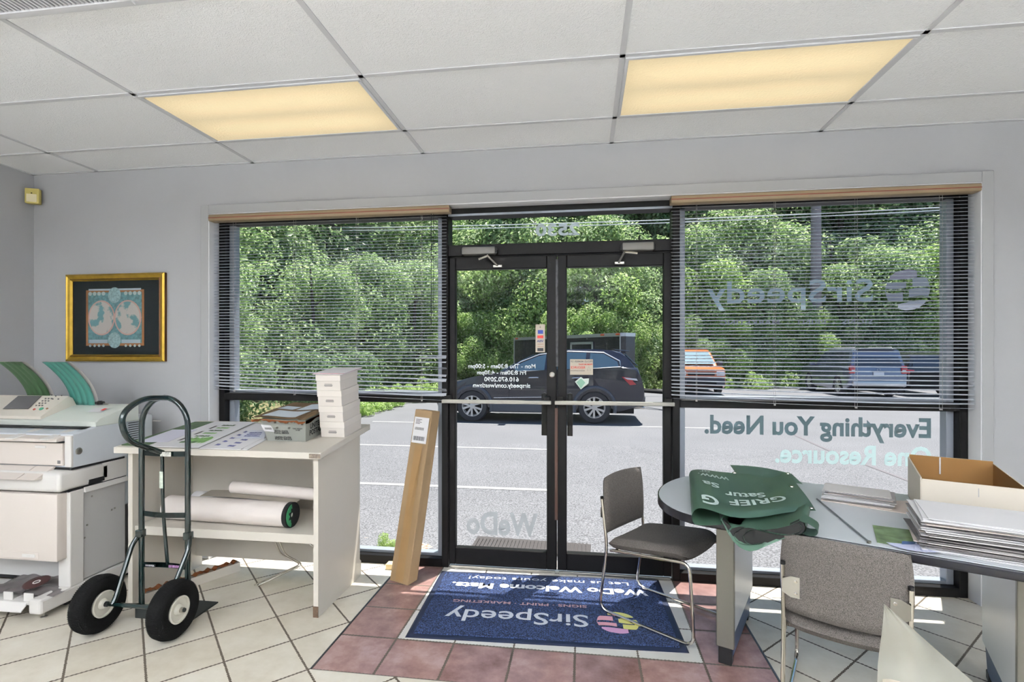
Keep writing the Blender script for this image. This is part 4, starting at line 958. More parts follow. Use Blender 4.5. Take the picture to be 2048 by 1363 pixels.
# small things on the lid
t_ = thing('tape_dispenser', 'small clear plastic holder standing on the copier lid', 'holder', (-3.12, -.36, 1.105))
m = MB(); p = at(163, 812, y=-.36); m.box(p.x-.045, p.x+.055, -.38, -.34, 1.106, 1.114, .002); m.tube(arc((p.x-.02, -.36, 1.13), .016, -90, 250, 14), .004, 8); obj('holder_body', m, thin('clear acrylic', (.9, .92, .94), 1.0, .1), t_)
t_ = thing('knob_clamp', 'black star knob lying at the back of the copier lid', 'knob', (-2.99, -.36, 1.105))
p = at(200, 812, y=-.36); m = MB()
m.lathe((p.x, -.36, 1.106), (0, 0, 1), [(.016, 0), (.016, .02), (.01, .024)], 16)
for k in range(5): a = k*2*PI/5; m.lathe((p.x+.018*math.cos(a), -.36+.018*math.sin(a), 1.108), (0, 0, 1), [(.009, 0), (.010, .012), (.006, .017)], 10)
obj('star_knob', m, black_m, t_, 30)
m = MB(); m.cyl((p.x+.02, -.36, 1.112), (p.x+.07, -.37, 1.112), .004, 8); obj('threaded_rod', m, steel_m, t_)
q = MB(); a = at(185, 824, z=1.085); 
q.poly([(-3.05, -.50, 1.0735+.001), (-2.95, -.50, 1.0745), (-2.95, -.44, 1.094), (-3.05, -.44, 1.094)]); ls = obj('warning_label', q, paper_m, cpx)
q = MB(); q.poly([(-2.975, -.478, 1.083), (-2.955, -.478, 1.083), (-2.955, -.45, 1.0925), (-2.975, -.45, 1.0925)]); obj('red_mark', q, redp, ls)

# --- conference table
TA = R(-24.9); td = Vector((math.cos(TA), math.sin(TA), 0)); tn = Vector((-math.sin(TA), math.cos(TA), 0)); TZ = .735
def T(d, n, z=0): return td*d+tn*n+Vector((0, 0, z))
tb = thing('conference_table', 'grey round ended table with black edge on silver panel legs', 'table', tuple(T(1.4, -.22)), TA)
cn, hn = -.2225, .4655
def outline(k=0):
    o = [(2.35, cn-hn+k), (.885, cn-hn+k)]
    o = [T(2.35-k, cn-hn+k)]
    for i in range(29):
        a = R(270-180*i/28); o.append(T(.885+(.32-k)*math.cos(a), cn+(hn-k)*math.sin(a)))
    o.append(T(2.35-k, cn+hn-k)); return o
m = MB(); m.prism([p+Vector((0, 0, TZ-.004)) for p in outline(.006)], (0, 0, .004)); obj('tabletop', m, ttop_m, tb)
m = MB(); m.prism([p+Vector((0, 0, TZ-.038)) for p in outline(0)], (0, 0, .036), .012, 3); obj('edge_band', m, tedge_m, tb, 40)
m = MB(); m.hexa([T(.97, -.47, .655), T(2.3, -.47, .655), T(.97, -.44, .655), T(2.3, -.44, .655), T(.97, -.47, .697), T(2.3, -.47, .697), T(.97, -.44, .697), T(2.3, -.44, .697)], .003); obj('apron_beam', m, mat('dark grey beam', srgb(72, 72, 74), .4, .4), tb)
def tbox(d0, d1, n0, n1, z0, z1, bev=.004): return MB().hexa([T(d0, n0, z0), T(d1, n0, z0), T(d0, n1, z0), T(d1, n1, z0), T(d0, n0, z1), T(d1, n0, z1), T(d0, n1, z1), T(d1, n1, z1)], bev)
blu_m = mat('blue grey plinth', srgb(62, 84, 118), .4, .3)
for d0 in (.88, 1.90):
    lg = obj('leg', tbox(d0, d0+.078, -.456, -.43, .08, .697), olive_m, tb)
    m = tbox(d0+.004, d0+.074, -.43, .13, .14, .697, .003); obj('silver_panel', m, silver_m, lg)
    m = MB(); c0 = [T(d0+.01, -.42, .03), T(d0+.01, .06, .03), T(d0+.01, .12, .16), T(d0+.01, -.42, .16)]; m.prism(c0, td*.058, .004); obj('plinth', m, blu_m, lg)
    obj('foot', tbox(d0+.008, d0+.066, -.45, -.40, 0, .085), black_m, lg); obj('foot', tbox(d0+.008, d0+.066, .03, .08, 0, .04), black_m, lg)

# --- chairs
def pad_mesh(wid, hgt, th, c=.10, p=7, nu=22, nv=18, bend=None):
    m = MB()
    def pt(a, b, s_):
        a, b = a*2-1, b*2-1
        x = a*math.sqrt(1-c*b*b)*wid/2; y = b*math.sqrt(1-c*a*a)*hgt/2
        e = max(0, 1-abs(a)**p)*max(0, 1-abs(b)**p); z = s_*th/2*(e**.5)
        return bend(x, y, z) if bend else Vector((x, y, z))
    m.grid(lambda a, b: pt(a, b, 1), nu, nv); m.grid(lambda a, b: pt(a, b, -1), nu, nv)
    bmesh.ops.remove_doubles(m.bm, verts=m.bm.verts, dist=.0004); return m
def make_chair(name, label, loc, rz):
    t_ = thing(name, label, 'chair', loc, rz, 'grey upholstered sled chairs')
    W = .197
    for sy in (-1, 1):
        y = sy*W
        path = smooth_path([(-.245, y, .625), (-.212, y, .37), (-.262, y, .0085), (.285, y, .0085), (.262, y, .405), (-.19, y, .352)], [.06, .07, .06, .05], 6)
        m = MB(); m.tube(path, .0085, 10); obj('sled_frame', m, chrome_m, t_, True, world=False)
        m = MB(); m.lathe((-.245, y, .622), (0, 0, 1), [(.0092, 0), (.0092, .012), (.005, .015)], 12); obj('tube_cap', m, black_m, t_, world=False)
        m = MB(); q = -1*sy
        m.prism([(-.2545, y, .52), (-.2545, y+q*.028, .505), (-.2545, y+q*.058, .505), (-.2545, y+q*.058, .585), (-.2545, y+q*.028, .585), (-.2545, y, .57)], (.003, 0, 0)); br = obj('bracket', m, steel_m, t_, world=False)
        for zz in (.522, .568):
            m = MB(); m.lathe((-.2545, y+q*.045, zz), (-1, 0, 0), [(.006, 0), (.006, .003), (.003, .004)], 10)
            me_o = obj('screw', m, chrome_m, br, world=False)
    for x, z in ((-.16, .356), (.20, .398)):
        m = MB(); m.tube([(x, -W, z), (x, W, z)], .0075, 10); obj('cross_rod', m, chrome_m, t_, True, world=False)
    def sb(x, y, z):      # seat: x forward
        f_ = (x+.23)/.46
        return Vector((x+.02, y, .385+.06*f_-.022*max(0, (f_-.82)/.18)**2+z-.014*(1-min(1, abs(y)/.2)**2)*(1 if z > 0 else .6)))
    m = pad_mesh(.475, .42, .072, .12, 10, bend=lambda x, y, z: sb(x, y, z)); obj('seat', m, fab_m, t_, 60, world=False)
    def bb(x, y, z):      # back: x across, y up
        return Vector((-.232+z-.055*(y+.158)-.020*(1-(x/.2)**2)+.018, x, .588+y))
    m = pad_mesh(.418, .318, .040, .11, 9, bend=bb); obj('backrest', m, fab_m, t_, 60, world=False)
    return t_
fab_m = fabric('grey chair fabric', srgb(62, 58, 55), srgb(108, 101, 96))
make_chair('sled_chair', 'grey upholstered chrome sled chair facing the round table end, partly on the mat', (.41, -.375, .0095), R(-36))
make_chair('sled_chair', 'grey sled chair seen from behind, pushed against the table front', (1.045, -1.035, .001), R(63.8))

# --- banner on the table
bn = thing('banner', 'folded green vinyl banner with white lettering draped over the table end', 'banner', (.8, -.6, TZ))
B00, B01, B10, B11 = at(1388, 940, z=.80), at(1400, 1032, z=.775), at(1578, 948, z=.765), at(1632, 1026, z=.765)
def sheet(s_, t):
    p = (B00*(1-s_)+B10*s_)*(1-t)+(B01*(1-s_)+B11*s_)*t
    z = .775+.028*math.exp(-(s_*5)**2)+.012*math.sin(s_*7+t*2)*.6+.010*math.sin(t*6+s_*3)*.5-.004*s_
    ed = max(0, t-.9)/.1; z -= .012*ed*ed*math.sin(s_*PI)
    return Vector((p.x, p.y, z))
m = MB()
def full(a, b):
    # a<.25: fold curling under on the left side
    if a < .3:
        k = 1-a/.3; ang = k*PI*1.05; r = .028+.008*b; e_ = sheet(0, b); o = (sheet(0, b)-sheet(.02, b)); o.z = 0; o.normalize()
        return e_+o*(r*math.sin(ang)*1.0)+Vector((0, 0, -r*(1-math.cos(ang))))-o*(max(0, k-.8)*.45)
    return sheet((a-.3)/.7, b)
m.grid(full, 60, 40); m.thick(.0012); obj('top_layer', m, banner_m, bn, 50)
# folded layer behind, bluish sheen side up
m = MB(); q1, q2 = at(1462, 932, z=.775), at(1586, 950, z=.765)
m.grid(lambda a, b: q1*(1-a)+q2*a+Vector((-.02*b, .02-.20*b, .004+.012*math.sin(a*PI)*(1-b)-.008*b)), 24, 8); m.thick(.0012); obj('back_fold', m, banner_m, bn, 50)
# rolled folds hanging past the table edge
def atn(u, v, n_):
    o = Vector(CAM); d = at(u, v, y=0)-o; t = (n_-o.dot(tn))/d.dot(tn); return o+d*t
prof = [(1441, 1038), (1449, 1052), (1456, 1066), (1465, 1080), (1478, 1093), (1489, 1099), (1500, 1102), (1513, 1100), (1529, 1093), (1552, 1083), (1577, 1073), (1592, 1070), (1604, 1068), (1611, 1062), (1613, 1054), (1609, 1045), (1600, 1041), (1580, 1050), (1555, 1056), (1530, 1059), (1505, 1056), (1480, 1052), (1464, 1056), (1456, 1066)]
NF = -.735
PP = [atn(u, v, NF) for u, v in prof]
m = MB(); m.grid(lambda a, b: PP[round(a*(len(PP)-1))]+tn*(b*.26)+Vector((0, 0, max(0, (TZ+.004)-PP[round(a*(len(PP)-1))].z)*min(1, b*14) if b > .0 else 0)), len(PP)-1, 14); m.thick(.0013); obj('lower_fold', m, banner_m, bn, 60)
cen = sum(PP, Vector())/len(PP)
m = MB(); Q_ = [q*.97+cen*.03+tn*.005 for q in PP[:-1]]; m.prism(Q_, tn*.03); obj('fold_shade_cap', m, fold_shade_m, bn)  # black cap closing the opening, stands in for the dark inside the fold
for lp in ([(1470, 1066), (1483, 1056), (1500, 1054), (1520, 1060), (1550, 1066), (1580, 1070), (1600, 1064), (1606, 1055), (1598, 1048)], [(1486, 1072), (1494, 1062), (1508, 1058), (1530, 1063), (1556, 1069), (1580, 1071)], [(1468, 1066), (1470, 1080), (1482, 1088), (1500, 1090), (1520, 1086)], [(1486, 1072), (1490, 1084), (1504, 1090), (1525, 1087)]):
    Q = smooth_path([atn(u, v, NF-.002) for u, v in lp], .03, 4)
    m = MB(); m.grid(lambda a, b: Vector(Q[round(a*(len(Q)-1))])+tn*(b*.012), len(Q)-1, 1); m.thick(.0014); obj('inner_fold', m, banner_m, bn, 60)
prof2 = [(1604, 1040), (1622, 1050), (1634, 1058), (1637, 1066), (1630, 1072), (1615, 1071), (1606, 1067), (1612, 1060)]
P2 = smooth_path([atn(u, v, NF+.01) for u, v in prof2], .02, 4)
m = MB(); m.grid(lambda a, b: Vector(P2[round(a*(len(P2)-1))])+tn*(b*.10)+Vector((0, 0, max(0, TZ+.003-P2[round(a*(len(P2)-1))].z) if b > .2 else 0)), len(P2)-1, 5); m.thick(.0013); obj('lower_fold', m, banner_m, bn, 60)
def btext(body, s0, s1, t0, t1, bold=.02):
    me = text_mesh(body, (0, 0, 0), (1, 0, 0), (0, 1, 0), 1, 1, bold)
    bm_ = bmesh.new(); bm_.from_mesh(me); bmesh.ops.triangulate(bm_, faces=bm_.faces)
    bmesh.ops.subdivide_edges(bm_, edges=[e for e in bm_.edges if e.calc_length() > .08], cuts=2); bm_.to_mesh(me); bm_.free()
    for v in me.vertices: 
        q = sheet(s1+(s0-s1)*v.co.x, t0+(t1-t0)*v.co.y); v.co = q+Vector((0, 0, .0026))
    obj('lettering', me, btext_m, bn)
btext('GRIEF', .28, .80, .66, .80); btext('Satur', .26, .64, .50, .62); btext('G', .03, .18, .70, .90, .03); btext('Sa', .06, .22, .38, .48); btext('www.', .03, .34, .16, .24, .01); btext('or', .05, .16, .04, .11, .01)
for s_, t in ((.97, .96), (.42, -.02), (.98, .04), (.93, .42)):
    p = sheet(s_, max(0, t)); m = MB(); m.lathe(p+Vector((0, 0, .001)), (0, 0, 1), [(.005, 0), (.011, 0), (.010, .003), (.005, .003)], 18, True); obj('grommet', m, chrome_m, bn, 30)

# --- open white carton on the table
tc_ = thing('open_carton', 'open white carton with brown inside on the far right of the table', 'carton', tuple(T(1.8, -.02, TZ)), TA)
c0, c1, n0, n1, z0, z1 = 1.645, 1.965, -.272, .235, TZ+.001, .925
wht = [paper2_m, card_in]
def wallp(nm, a, b_, h, inw, th=.005, par=tc_):
    a, b_ = Vector(a), Vector(b_); q = MB(); up = Vector((0, 0, h)); inw = Vector(inw)*th
    q.m(0); q.prism([a, b_, b_+up, a+up], inw); 
    q.m(1); e_ = inw*1.15; q.quad(a+e_, b_+e_, b_+up+e_, a+up+e_); return obj(nm, q, wht, par)
h = z1-z0
wallp('left_wall', T(c0, n0, z0), T(c0, n1, z0), h, td); wallp('back_wall', T(c0+.006, n1, z0), T(c1-.006, n1, z0), h+.012, -tn); wallp('right_wall', T(c1, n0, z0), T(c1, n1, z0), h, -td)
wallp('front_wall', T(c0+.006, n0, z0), T(c1-.006, n0, z0), h-.006, tn)
q = MB(); q.prism([T(c0, n0, z0), T(c1, n0, z0), T(c1, n1, z0), T(c0, n1, z0)], (0, 0, .004)); obj('bottom', q, card_in, tc_)
q = MB(); q.m(0).prism([T(c0+.004, n0-.003, z0+.075), T(c1, n0-.003, z0+.075), T(c1, n0-.003, z1-.012), T(c0+.004, n0-.003, z1-.012)], tn*.002); obj('front_flap', q, paper2_m, tc_)
q = MB(); q.prism([T(c0+.18, n0-.0045, z0+.135), T(c0+.183, n0-.0045, z0+.135), T(c0+.183, n0-.0045, z1-.02), T(c0+.18, n0-.0045, z1-.02)], tn*.001); obj('flap_seam', q, paper3_m, tc_)
q = MB(); q.prism([T(c0+.11, n0-.004, z0+.004), T(c1-.02, n0-.004, z0+.004), T(c1-.02, n0-.004, z0+.05), T(c0+.11, n0-.004, z0+.065)], tn*.001); obj('red_print', q, redp, tc_)
obj('lettering', text_mesh('omaha', T(c0+.03, n0-.005, z0+.045), td, (0, 0, 1), .055, .015, .02), blkp, tc_)
q = MB(); q.prism([T(c0+.12, n1-.008, z1-.07), T(c0+.126, n1-.008, z1-.07), T(c0+.126, n1-.008, z1+.01), T(c0+.12, n1-.008, z1+.01)], -tn*.002); obj('slot', q, paper_m, tc_)

# --- envelopes and mail on the table
cols = [paper_m, mat('pale grey envelope', srgb(206, 202, 200), .8), paper3_m, paper_m, mat('pinkish paper', srgb(214, 202, 194), .8), mat('mid grey envelope', srgb(150, 146, 146), .8), mat('dark edged catalogue', srgb(104, 100, 100), .7)]
def pile(n_, d_, nn, z, wd, wn, dz, lab, grp, seed, rot0=0, spread=.02, tilt_=0):
    rnd = random.Random(seed); proto = []
    for mm in cols:
        me_mb = MB(); me_mb.box(-wd/2, wd/2, -wn/2, wn/2, 0, dz*.8, 0)
        q = MB()
        proto.append((me_mb, mm))
    meshes = []
    for me_mb, mm in proto:
        me = bpy.data.meshes.new('envelope'); me_mb.bm.to_mesh(me); me_mb.bm.free(); me.materials.append(mm); meshes.append(me)
    for k in range(n_):
        o = bpy.data.objects.new('envelope', meshes[rnd.randrange(len(meshes))]); C.objects.link(o)
        sp = spread*(1 if k < n_-1 else 1.6)
        p = T(d_+rnd.uniform(-sp, sp), nn+rnd.uniform(-sp, sp), z+.0012+dz*k); o.location = p
        o.rotation_euler = (0, 0, TA+rot0+rnd.uniform(-.05, .05)); o.scale = (rnd.uniform(.93, 1.05), rnd.uniform(.9, 1.05), 1)
        tag(o, lab, 'envelope', grp)
pile(16, 1.435, -.052, TZ, .27, .155, .0034, 'thin envelopes in the smaller pile behind, between banner and open carton', 'envelopes in the small pile', 5, R(-3), .012)
pile(38, 1.83, -.50, TZ, .44, .30, .0031, 'large envelopes in the tall pile at the right front of the table', 'envelopes in the tall pile', 9, R(2), .012)
t_ = thing('envelope', 'pale pink envelope on the table in front of the small pile', 'envelope', tuple(T(1.5, -.2, TZ)), TA)
m = MB(); P = [at(u, v, z=TZ+.001) for u, v in ((1697, 1010), (1832, 1030), (1815, 1002), (1730, 1000))]; m.prism(P, (0, 0, .003)); obj('envelope_body', m, mat('pinkish envelope', srgb(222, 208, 200), .7), t_)
t_ = thing('postcard', 'glossy green and blue postcard left of the tall envelope pile', 'postcard', tuple(T(1.48, -.47, TZ)))
P = [at(u, v, z=TZ+.001) for u, v in ((1754, 1084), (1845, 1098), (1838, 1062), (1745, 1050))]; m = MB(); m.prism(P, (0, 0, .002)); obj('card', m, mat('green photo print', srgb(112, 132, 92), .25, var=.45, vscale=18), t_)
e1 = P[1]-P[0]; e2 = P[3]-P[0]
m = MB(); m.prism([P[0]+e1*.55+e2*.02+Vector((0, 0, .0021)), P[0]+e1*.98+e2*.02+Vector((0, 0, .0021)), P[0]+e1*.98+e2*.35+Vector((0, 0, .0021)), P[0]+e1*.6+e2*.25+Vector((0, 0, .0021))], (0, 0, .0004)); obj('blue_corner', m, mat('blue photo print', srgb(72, 98, 150), .3), t_)
for k in range(7):
    t_ = bpy.data.objects.new('folded_paper', None); 
    a = R(-150+k*16); c_ = T(1.60, -.60, TZ); m = MB()
    dv = Vector((math.cos(a+TA), math.sin(a+TA), 0)); nv = Vector((-dv.y, dv.x, 0))
    m.prism([c_+Vector((0, 0, .002+.0016*k)), c_+dv*.09+nv*.02+Vector((0, 0, .002+.0016*k)), c_+dv*.09-nv*.02+Vector((0, 0, .003+.0016*k))], (0, 0, .0008))
    bpy.data.objects.remove(t_)
    tag(obj('paper_slip', m, mat('lilac slip', srgb(196, 200, 226), .7)), 'lilac white paper slips fanned out under the tall envelope pile', 'paper', 'fanned paper slips')
t_ = thing('metal_rod', 'thin grey metal rod lying across the table beside the banner', 'rod', tuple(at(1690, 1040, z=TZ)))
m = MB(); m.tube([at(1634, 997, z=TZ+.005), at(1738, 1083, z=TZ+.005)], .0035, 8); obj('shaft', m, mat('rod grey', srgb(130, 132, 134), .4, .5), t_)
m = MB(); a = at(1738, 1083, z=TZ+.006); m.lathe(a, (0, 0, 1), [(.007, -.004), (.007, .004)], 12); obj('end_stop', m, olive_m, t_)

# --- clear plastic sheet standing in the foreground
t_ = thing('plastic_sheet', 'upright creased translucent plastic sheet in the right foreground', 'plastic sheet', (.75, -2.02, 0))
ap = at(1768, 1206, y=-2.05)
def fs(a, b):
    # b: down from the apex, a: left to right
    z = ap.z*(1-b); dx = min((ap.z-z)*1.16, .42)
    x = ap.x-.02*b+dx*a; y = -2.05+.11*a*min(1, dx/.2)+.02*math.sin(a*5+b*9)*min(1, b*6)+.012*noise.noise((a*3, b*9, 1))
    return Vector((x, y, z+.0*a))
m = MB(); m.grid(fs, 26, 60); m.thick(.002)
sm = bpy.data.materials.new('milky plastic'); sm.use_nodes = True; b_ = sm.node_tree.nodes['Principled BSDF']
b_.inputs['Base Color'].default_value = (*srgb(196, 194, 182), 1); b_.inputs['Roughness'].default_value = .22; b_.inputs['Alpha'].default_value = .78
obj('sheet', m, sm, t_, 50)
m = MB()
m.grid(lambda a, b: fs(.05+.9*a, .20+.05*b+.18*a*a)+Vector((0, -.004, 0)), 20, 3); m.thick(.001); obj('folded_band', m, mat('pale crease', srgb(214, 206, 190), .3), t_)
#@@PART3
# ================================================================== OUTSIDE
def G(y): return -.03 if y < .2 else (-.2 if y > 6 else -.03-.17*(y-.2)/5.8)
asph = speckle('asphalt', srgb(62, 62, 65), srgb(126, 126, 130), 70, .9, .4, .6, .8, .3)
whl = mat('white road paint', srgb(158, 158, 158), .7, var=.06, vscale=9); tar = mat('tar seam', srgb(96, 92, 96), .8)
m = MB(); m.m(0)
for ya, yb in ((.19, 1.5), (1.5, 3.2), (3.2, 6.0), (6.0, 60)):
    m.quad((-45, ya, G(ya)), (45, ya, G(ya)), (45, yb, G(yb)), (-45, yb, G(yb)))
struct('parking_lot', m, asph, label='pale worn asphalt parking lot')
m = MB()
for xa, xb, yy in ((-7, -.38, 2.47), (-7, -.55, 5.34), (-5, 3.0, 8.42), (5, 12, 13.5), (-1, 4.2, 13.0)):
    for k in range(6):
        x0 = xa+(xb-xa)*k/6; x1 = xa+(xb-xa)*(k+1)/6; m.quad((x0, yy-.05, G(yy-.05)+.004), (x1, yy-.05, G(yy-.05)+.004), (x1, yy+.05, G(yy+.05)+.004), (x0, yy+.05, G(yy+.05)+.004))
struct('trim_5', m, whl, label='white painted parking lines')
a, b_ = at(1575, 862, z=-.19), at(1850, 972, z=-.11); m = MB(); n = 14; dv = (b_-a); nv = Vector((-dv.y, dv.x, 0)).normalized()*.03
pts = [a+dv*k/n+Vector((0, .06*math.sin(k*1.9), 0)) for k in range(n+1)]
for p, q in zip(pts, pts[1:]):
    P = [p-nv, q-nv, q+nv, p+nv]; m.poly([(v.x, v.y, G(v.y)+.004) for v in P])
struct('trim_6', m, tar, label='dark tar seam wandering across the asphalt')
m = MB(); m.box(-2.7, 2.4, .19, .33, -.2, -.012, .004); struct('trim_7', m, mat('concrete', srgb(196, 192, 186), .85, var=.06, bump=.3), label='concrete strip below the storefront')
# soffit over the storefront
m = MB(); m.box(-6, 6, .2, .42, 2.80, 3.4); struct('trim_8', m, mat('brown soffit', srgb(120, 100, 82), .8), label='brown roof edge over the storefront')
# mulch bed at the left
mul = speckle('mulch', srgb(120, 96, 76), srgb(214, 202, 186), 45, .95, .42, .6, .8)
m = MB(); m.grid(lambda a, b: Vector((-3.4+2.45*a, .335+.32*b+.05*math.sin(a*9)*b, -.035+.02*noise.noise((a*14, b*5, 0))-.02*b)), 50, 8)
tag(obj('mulch', m, mul), 'dry pale mulch and leaf litter below the left window outside', 'mulch', kind='stuff')
rm = mat('outdoor rubber', srgb(62, 58, 58), .8, bump=.6, bscale=90)
t_ = thing('outdoor_mat', 'black ribbed rubber mat on the ground outside the doors', 'mat', (-.42, .63, -.04))
m = MB(); m.hexa([(-.85, .46, G(.46)+.001), (.04, .47, G(.47)+.001), (-.85, .78, G(.78)+.001), (.05, .72, G(.72)+.001), (-.85, .46, G(.46)+.015), (.04, .47, G(.47)+.015), (-.85, .78, G(.78)+.015), (.05, .72, G(.72)+.015)], .003); obj('base', m, rm, t_)
m = MB()
for k in range(30):
    x = -.83+k*.029; m.box(x, x+.012, .48, .70, G(.6)+.008, G(.6)+.024)
obj('rib', m, rm, t_)

# --- vehicles
tyre_m = mat('car tyre', srgb(58, 57, 60), .8); alloy = mat('alloy wheel', srgb(196, 194, 192), .3, .6); clad = mat('grey cladding', srgb(84, 86, 92), .6)
cglass = mat('car glass', srgb(96, 122, 132), .08, 0, spec=.9, coat=1); dglass = mat('dark car glass', srgb(44, 52, 64), .08, coat=1)
chr2 = mat('window chrome', srgb(220, 222, 226), .2, .8); tail = mat('tail light', srgb(190, 40, 46), .2, coat=1); clr = mat('clear lamp', srgb(220, 210, 210), .15, coat=1)
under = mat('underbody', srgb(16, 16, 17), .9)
def car(name, label, loc, rz, paint, lower, green, dlo, hw, wb, wr, rear_gl, front_gl, pillars, lowm=None, extras=None, glass=cglass):
    """x forward from the rear axle, y to the side, z up from the ground"""
    t_ = thing(name, label, 'car', loc, rz)
    P = []
    for q in lower:
        if len(q) == 3:       # wheel arch: centre x, radius, marker
            P += [(q[0]+q[1]*math.cos(R(a)), max(.2, wr+q[1]*math.sin(R(a)))) for a in range(200, -21, -20)][:: 1]
        else: P.append(q)
    m = MB(); m.prism([(x, -hw, z) for x, z in P], (0, hw*2, 0), .07, 3)
    belt = min(z for x, z in green)
    body = obj('body', m, paint, t_, 40, world=False)
    m = MB(); m.box(-.9, wb+.75, -hw+.09, hw-.09, .24, .9); obj('underbody', m, under, t_, world=False)
    zt = max(z for x, z in green)
    def yy(z, s_): return s_*(hw-.03-(z-belt)/(zt-belt)*.17)
    m = MB(); n = len(green); A = [m.bm.verts.new((x, yy(z, -1), z)) for x, z in green]; B = [m.bm.verts.new((x, yy(z, 1), z)) for x, z in green]
    f0 = m._f(A[::-1]); f1 = m._f(B); m.bridge(A, B)
    bmesh.ops.bevel(m.bm, geom=list(f0.edges)+list(f1.edges), offset=.05, segments=3, affect='EDGES', profile=.5, clamp_overlap=True)
    obj('cabin', m, paint, t_, 40, world=False)
    for s_ in (-1, 1):
        def off(z, o): return yy(z, s_)+s_*o
        for dl in dlo:
            m = MB(); V = [m.bm.verts.new((x, off(z, .004), z)) for x, z in dl]; m._f(V); V2 = [m.bm.verts.new((x, off(z, -.01), z)) for x, z in dl]; m._f(V2); m.bridge(V, V2)
            obj('side_window', m, glass, t_, world=False)
        if pillars:
            m = MB(); m.tube([(x, off(z, .006), z) for x, z in pillars], .014, 6, closed=True); obj('window_trim', m, chr2, t_, world=False)
        for cx in (0, wb):
            c_ = Vector((cx, s_*(hw-.11), wr))
            m = MB(); m.lathe(c_, (0, s_, 0), [(wr*.64, -.1), (wr*.9, -.12), (wr, -.09), (wr, .07), (wr*.93, .105), (wr*.66, .105)], 40, True); wh = obj('wheel', m, tyre_m, t_, 40, world=False)
            m = MB(); m.lathe(c_, (0, s_, 0), [(wr*.67, .09), (wr*.67, .1), (wr*.62, .1), (wr*.6, .03), (wr*.55, .03)], 40, True)
            for k in range(10):
                a = 2*PI*(k//2)/5+(.16 if k % 2 else -.16); a2 = 2*PI*(k//2)/5+(.27 if k % 2 else -.27)
                d0 = Vector((math.cos(a), 0, math.sin(a)))*wr*.14; d1 = Vector((math.cos(a2), 0, math.sin(a2)))*wr*.62; tt = Vector((-math.sin(a), 0, math.cos(a)))*wr*.05
                o_ = Vector((0, s_*.085, 0)); m.prism([c_+d0-tt+o_, c_+d1-tt*1.4+o_, c_+d1+tt*1.4+o_, c_+d0+tt+o_], (0, s_*.012, 0))
            m.lathe(c_, (0, s_, 0), [(wr*.17, .08), (wr*.17, .1), (.02, .105)], 16); rim = obj('rim', m, alloy, wh, 30, world=False)
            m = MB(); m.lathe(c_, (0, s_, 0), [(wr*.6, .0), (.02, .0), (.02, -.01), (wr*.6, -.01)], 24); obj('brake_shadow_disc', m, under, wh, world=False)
    for gl, w0, w1 in ((rear_gl, .12, .20), (front_gl, .08, .17)):
        if not gl: continue
        (xa, za), (xb, zb) = gl; o = .012 if xa > 1 else -.012
        y0, y1 = abs(yy(za, 1))-w0, abs(yy(zb, 1))-w1*.6
        m = MB(); m.prism([(xa+o, -y0, za), (xa+o, y0, za), (xb+o, y1, zb), (xb+o, -y1, zb)], (-o*.8, 0, -.004)); obj('windshield' if xa > 1 else 'rear_window', m, glass, t_, world=False)
    if extras: extras(t_, hw, yy)
    return t_
def cadd(t_, nm, mb, ms, sm=False, label=None): return obj(nm, mb, ms, t_, sm, world=False, label=label)
navy = mat('dark metallic paint', srgb(30, 33, 48), .18, .3, coat=1)
low1 = [(-.40, .27), (0, .45, 'a')]
def arches(pre, c0, mid, c1, post, r, wr):
    P = list(pre)
    for c_ in (c0, c1):
        for a in range(205, -26, -23)[::1]:
            P.append((c_+r*math.cos(R(a)), max(.24, wr+r*math.sin(R(a)))))
        if c_ == c0: P += mid
    return P+list(post)
LOW = arches([(-1.06, .42), (-.62, .30)], 0, [(.6, .24), (2.3, .24)], 2.875, [(3.45, .22), (3.70, .28), (3.77, .50), (3.70, .74), (3.42, .90), (2.9, 1.06), (2.25, 1.18), (1.2, 1.23), (.2, 1.27), (-.6, 1.31), (-.98, 1.30), (-1.05, 1.08), (-1.12, .80), (-1.14, .62)], .44, .375)
GREEN = [(-.97, 1.28), (2.28, 1.16), (1.80, 1.42), (1.25, 1.62), (.60, 1.72), (0, 1.725), (-.40, 1.70), (-.60, 1.665), (-.78, 1.50)]
DLO = [[(1.16, 1.235), (2.02, 1.205), (1.70, 1.40), (1.30, 1.56), (1.12, 1.60)], [(.22, 1.275), (1.08, 1.24), (1.04, 1.61), (.60, 1.645), (.18, 1.64)], [(-.55, 1.33), (.12, 1.28), (.09, 1.635), (-.22, 1.61), (-.52, 1.44)]]
PIL = [(-.60, 1.315), (.2, 1.255), (1.2, 1.215), (2.10, 1.19), (1.72, 1.43), (1.28, 1.60), (.60, 1.675), (-.22, 1.645), (-.58, 1.45)]
